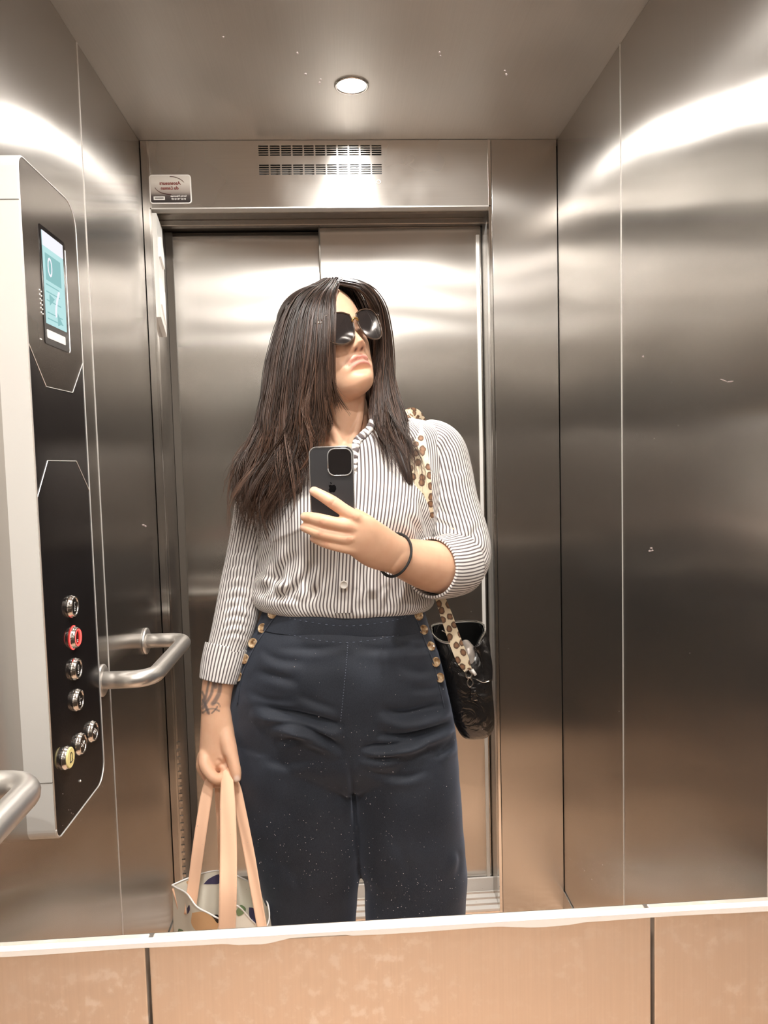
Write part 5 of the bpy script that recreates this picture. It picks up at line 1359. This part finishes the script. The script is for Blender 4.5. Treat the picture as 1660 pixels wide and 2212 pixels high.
# strap: over the shoulder, down the front, behind the arm, to the ring
def strap(pts, w, name, up_vec, th=.0022, n=60, root=bag, mat='leopard'):
    W = np.array([[*P(a, b, Y)] for a, b, Y in pts]); A = spline(W, n); T = np.gradient(A, axis=0); T /= np.linalg.norm(T, axis=1, keepdims=True)
    wv = np.cross(T, np.array(up_vec, float)); wv /= np.linalg.norm(wv, axis=1, keepdims=True); nv = np.cross(wv, T)
    ww = np.interp(np.linspace(0, 1, n), np.linspace(0, 1, len(w)), w); V_ = []; U_ = []; F_ = []; acc = 0
    for i in range(n):
        if i: acc += np.linalg.norm(A[i] - A[i - 1])
        for a, b in ((-1, -1), (1, -1), (1, 1), (-1, 1)): V_.append(A[i] + wv[i] * a * ww[i] / 2 + nv[i] * b * th / 2); U_.append((a * ww[i] / 2 + .05, acc))
    for i in range(n - 1):
        for j in range(4): F_.append((i * 4 + j, i * 4 + (j + 1) % 4, i * 4 + 4 + (j + 1) % 4, i * 4 + 4 + j))
    F_ += [(3, 2, 1, 0), tuple((n - 1) * 4 + j for j in range(4))]
    o = mesh_obj(name, V_, F_, M[mat], None, False, uvs=U_); adopt(o, root); return o
strap([(905, 920, 1.58), (893, 903, 1.545), (889, 910, 1.490), (897, 955, 1.452), (906, 1000, 1.432), (914, 1045, 1.424), (921, 1085, 1.428), (928, 1120, 1.44)], [.040, .042, .042, .042, .036, .026, .018], 'strap', (0, -1, 0))
strap([(950, 1288, 1.470), (965, 1330, 1.466), (984, 1385, 1.461), (1000, 1425, 1.458), (1012, 1448, 1.457)], [.020, .024, .026, .026, .016], 'strap', (0, -1, 0))
for pts, r in (([(1012, 1446), (1006, 1452), (1008, 1462), (1016, 1464), (1020, 1456), (1014, 1448)], .0018), ([(1014, 1462), (1010, 1476), (1017, 1484), (1022, 1474), (1016, 1463)], .0016)):
    v, f = sweep(spline(in_px(pts, 1.456), 24), r, 8); adoptp(mesh_obj('strap_ring', v, f, M['chrome'], None), bag)
v, f = sweep(in_px([(1020, 1446), (1028, 1458)], 1.455), .0032, 10); adoptp(mesh_obj('zip_pull', v, f, M['white_edge'], None), bag)
mb = MB(); a_ = P(1017, 1484, 1.455); b_ = P(1029, 1484, 1.455); c_ = P(1021, 1512, 1.455)
mb.box(a_[0], b_[0], 1.452, 1.456, c_[2], a_[2], .001); adoptp(mb.obj('leather_tab', M['leather'], None), bag)
v, f = sweep(in_px([(1023, 1512), (1032, 1512)], 1.454), .0014, 8); adoptp(mesh_obj('tab_tip', v, f, M['chrome'], None), bag)

# ------------------------------------------------------------------ tote bag
tote = empty('tote_bag', tuple(P(480, 2020, 1.40))); tag(tote, 'cream tote bag printed with citrus fruit and leaves, hanging from peach handles in the fist', 'bag')
M['peach'] = simple('peach_webbing', (.95, .60, .40), .75)
M['peach_edge'] = simple('peach_edge', (.97, .76, .58), .7)
M['canvas'] = simple('cream_canvas', (.96, .89, .76), .8)
M['citrus'] = simple('citrus_print', (.88, .54, .28), .8)
M['leaf_green'] = simple('leaf_green', (.20, .27, .13), .8)
M['leaf_dark'] = simple('leaf_dark', (.075, .06, .13), .8)
def tapeY(pts, ws, name, th=.0018, mat='peach', root=tote, twist=0.0, n=50):
    W = np.array([[*P(a, b, Y)] for a, b, Y in pts]); A = spline(W, n); T = np.gradient(A, axis=0); T /= np.linalg.norm(T, axis=1, keepdims=True)
    view = A - np.array([0, 0, CAMZ]); wv = np.cross(T, np.array([twist, -1, 0])); wv /= np.linalg.norm(wv, axis=1, keepdims=True); nv = np.cross(wv, T)
    ww = np.interp(np.linspace(0, 1, n), np.linspace(0, 1, len(ws)), ws) / 1140.0
    V_ = []; F_ = []; kx = 9
    prof = [(q, -.5) for q in np.linspace(-1, 1, kx)] + [(q, .5) for q in np.linspace(1, -1, kx)]
    for i in range(n):
        for a, b in prof: V_.append(A[i] + wv[i] * a * ww[i] / 2 + nv[i] * (b * th + .0015 * math.sin(a * 2.5 + i * .12)))
    k = len(prof)
    for i in range(n - 1):
        for j in range(k): F_.append((i * k + j, i * k + (j + 1) % k, i * k + k + (j + 1) % k, i * k + k + j))
    F_ += [tuple(range(k))[::-1], tuple((n - 1) * k + j for j in range(k))]
    o = mesh_obj(name, V_, F_, M[mat], None, True); adopt(o, root)
    return o
# rim of the open bag: front edge low, back edge high (pixels with depth), body falls to the floor side
rim_px = [(372, 1912, 1.440), (392, 1903, 1.455), (412, 1895, 1.470), (440, 1886, 1.488), (475, 1881, 1.500), (520, 1895, 1.495), (560, 1920, 1.475), (578, 1950, 1.440), (582, 1985, 1.400), (570, 2006, 1.370), (545, 1990, 1.345), (520, 1962, 1.325), (505, 1958, 1.318), (480, 1984, 1.312), (450, 1972, 1.318), (425, 1958, 1.330), (408, 1935, 1.350), (396, 1925, 1.385), (382, 1918, 1.415)]
rim3 = np.array([P(*q) for q in rim_px + rim_px[:1]]); rimS = spline(rim3, 121)[:-1]
cen = rimS.mean(0); rows_ = []
zbot = cen[2] - .30
for k in range(30):
    q = k / 29; zt_ = rimS[:, 2]
    ring_ = rimS.copy(); ring_[:, 2] = zt_ * (1 - q) + zbot * q
    ex = 1.0 + .10 * math.sin(q * 2.2) - .05 * q
    ring_[:, 0] = cen[0] + (ring_[:, 0] - cen[0]) * ex + .012 * q; ring_[:, 1] = cen[1] + (ring_[:, 1] - cen[1]) * (1.0 - .25 * q)
    nzv = np.array([mnoise.noise(Vector((p[0] * 12, p[1] * 12, p[2] * 7))) for p in ring_]) * .006 * min(1, q * 4)
    ring_[:, 1] -= nzv; rows_.append(ring_)
S = np.array(rows_)
v, f = loft(S, False); nb = len(v); v = list(v); v.append(S[-1].mean(0)); f += [(nb, 29 * 120 + (j + 1) % 120, 29 * 120 + j) for j in range(120)]
tb = mesh_obj('bag_body', v, f, M['canvas'], None); adopt(tb, tote)
tote_bvh = surface(v, f)
v2, f2 = sweep([tuple(p) for p in rimS] + [tuple(rimS[0])], .0016, 8, False); adoptp(mesh_obj('hem', v2, f2, M['white_edge'], None), tote)
def patch(poly, mat, name, lift=.0012, n=26, far=False):
    """flat print that follows the cloth"""
    A = spline(np.array(poly + poly[:1], float), n * 2)[:-1]; c0 = A.mean(0); V_ = []; F_ = []
    for k in (0, .35, .7, 1.0):
        for p in A:
            q = c0 + (p - c0) * max(k, .01); d = ray(*q); d /= np.linalg.norm(d); o = Vector((0, 0, CAMZ)); h = tote_bvh.ray_cast(o, Vector(d))
            if far and h[0] is not None:
                h2 = tote_bvh.ray_cast(h[0] + Vector(d) * .004, Vector(d)); h = h2 if h2[0] is not None else h
            pt = np.array(h[0]) if h[0] is not None else P(q[0], q[1], 1.36 if not far else 1.48)
            V_.append(pt - d * lift)
    m_ = len(A)
    for k in range(3):
        for j in range(m_): F_.append((k * m_ + j, k * m_ + (j + 1) % m_, (k + 1) * m_ + (j + 1) % m_, (k + 1) * m_ + j))
    o = mesh_obj(name, V_, F_, M[mat], None); adopt(o, tote); return o
patch([(415, 1972), (440, 1970), (468, 1988), (472, 2000), (462, 2014), (430, 2014), (414, 1996)], 'citrus', 'fruit_print')
patch([(510, 1968), (520, 1955), (531, 1962), (528, 1972), (515, 1979)], 'leaf_green', 'leaf_print')
patch([(538, 1960), (548, 1962), (552, 1975), (556, 1996), (546, 1992), (539, 1978)], 'leaf_dark', 'leaf_print')
patch([(386, 2006), (396, 2010), (392, 2018), (384, 2016)], 'leaf_green', 'leaf_print')
patch([(404, 1962), (409, 1955), (410, 1966), (405, 1974)], 'leaf_dark', 'leaf_print')
patch([(440, 1910), (452, 1898), (474, 1889), (474, 1908), (456, 1910)], 'leaf_dark', 'leaf_print', far=True)
patch([(402, 1905), (425, 1893), (428, 1900), (410, 1913)], 'citrus', 'fruit_print', far=True)
patch([(456, 1978), (470, 1976), (476, 1986), (470, 1994), (462, 1984)], 'ink', 'stalk_print')
# side stripe piece
tapeY([(376, 1918, 1.432), (384, 1950, 1.420), (392, 1985, 1.412)], [9, 8, 8], 'side_webbing', n=16)
tapeY([(478, 1668, 1.430), (456, 1682, 1.425), (446, 1720, 1.415), (432, 1810, 1.395), (420, 1900, 1.385), (410, 1975, 1.375)], [18, 18, 26, 26, 25, 24], 'handle')
tapeY([(484, 1655, 1.425), (490, 1680, 1.405), (492, 1740, 1.375), (494, 1840, 1.335), (493, 1930, 1.300), (490, 2030, 1.290)], [12, 26, 34, 36, 36, 34], 'handle')
tapeY([(495, 1668, 1.438), (510, 1700, 1.432), (524, 1770, 1.418), (540, 1850, 1.395), (554, 1930, 1.365), (568, 2010, 1.340)], [12, 20, 24, 24, 22, 20], 'handle')
tapeY([(478, 1672, 1.445), (470, 1700, 1.455), (475, 1780, 1.470), (482, 1890, 1.490)], [10, 12, 14, 16], 'handle')
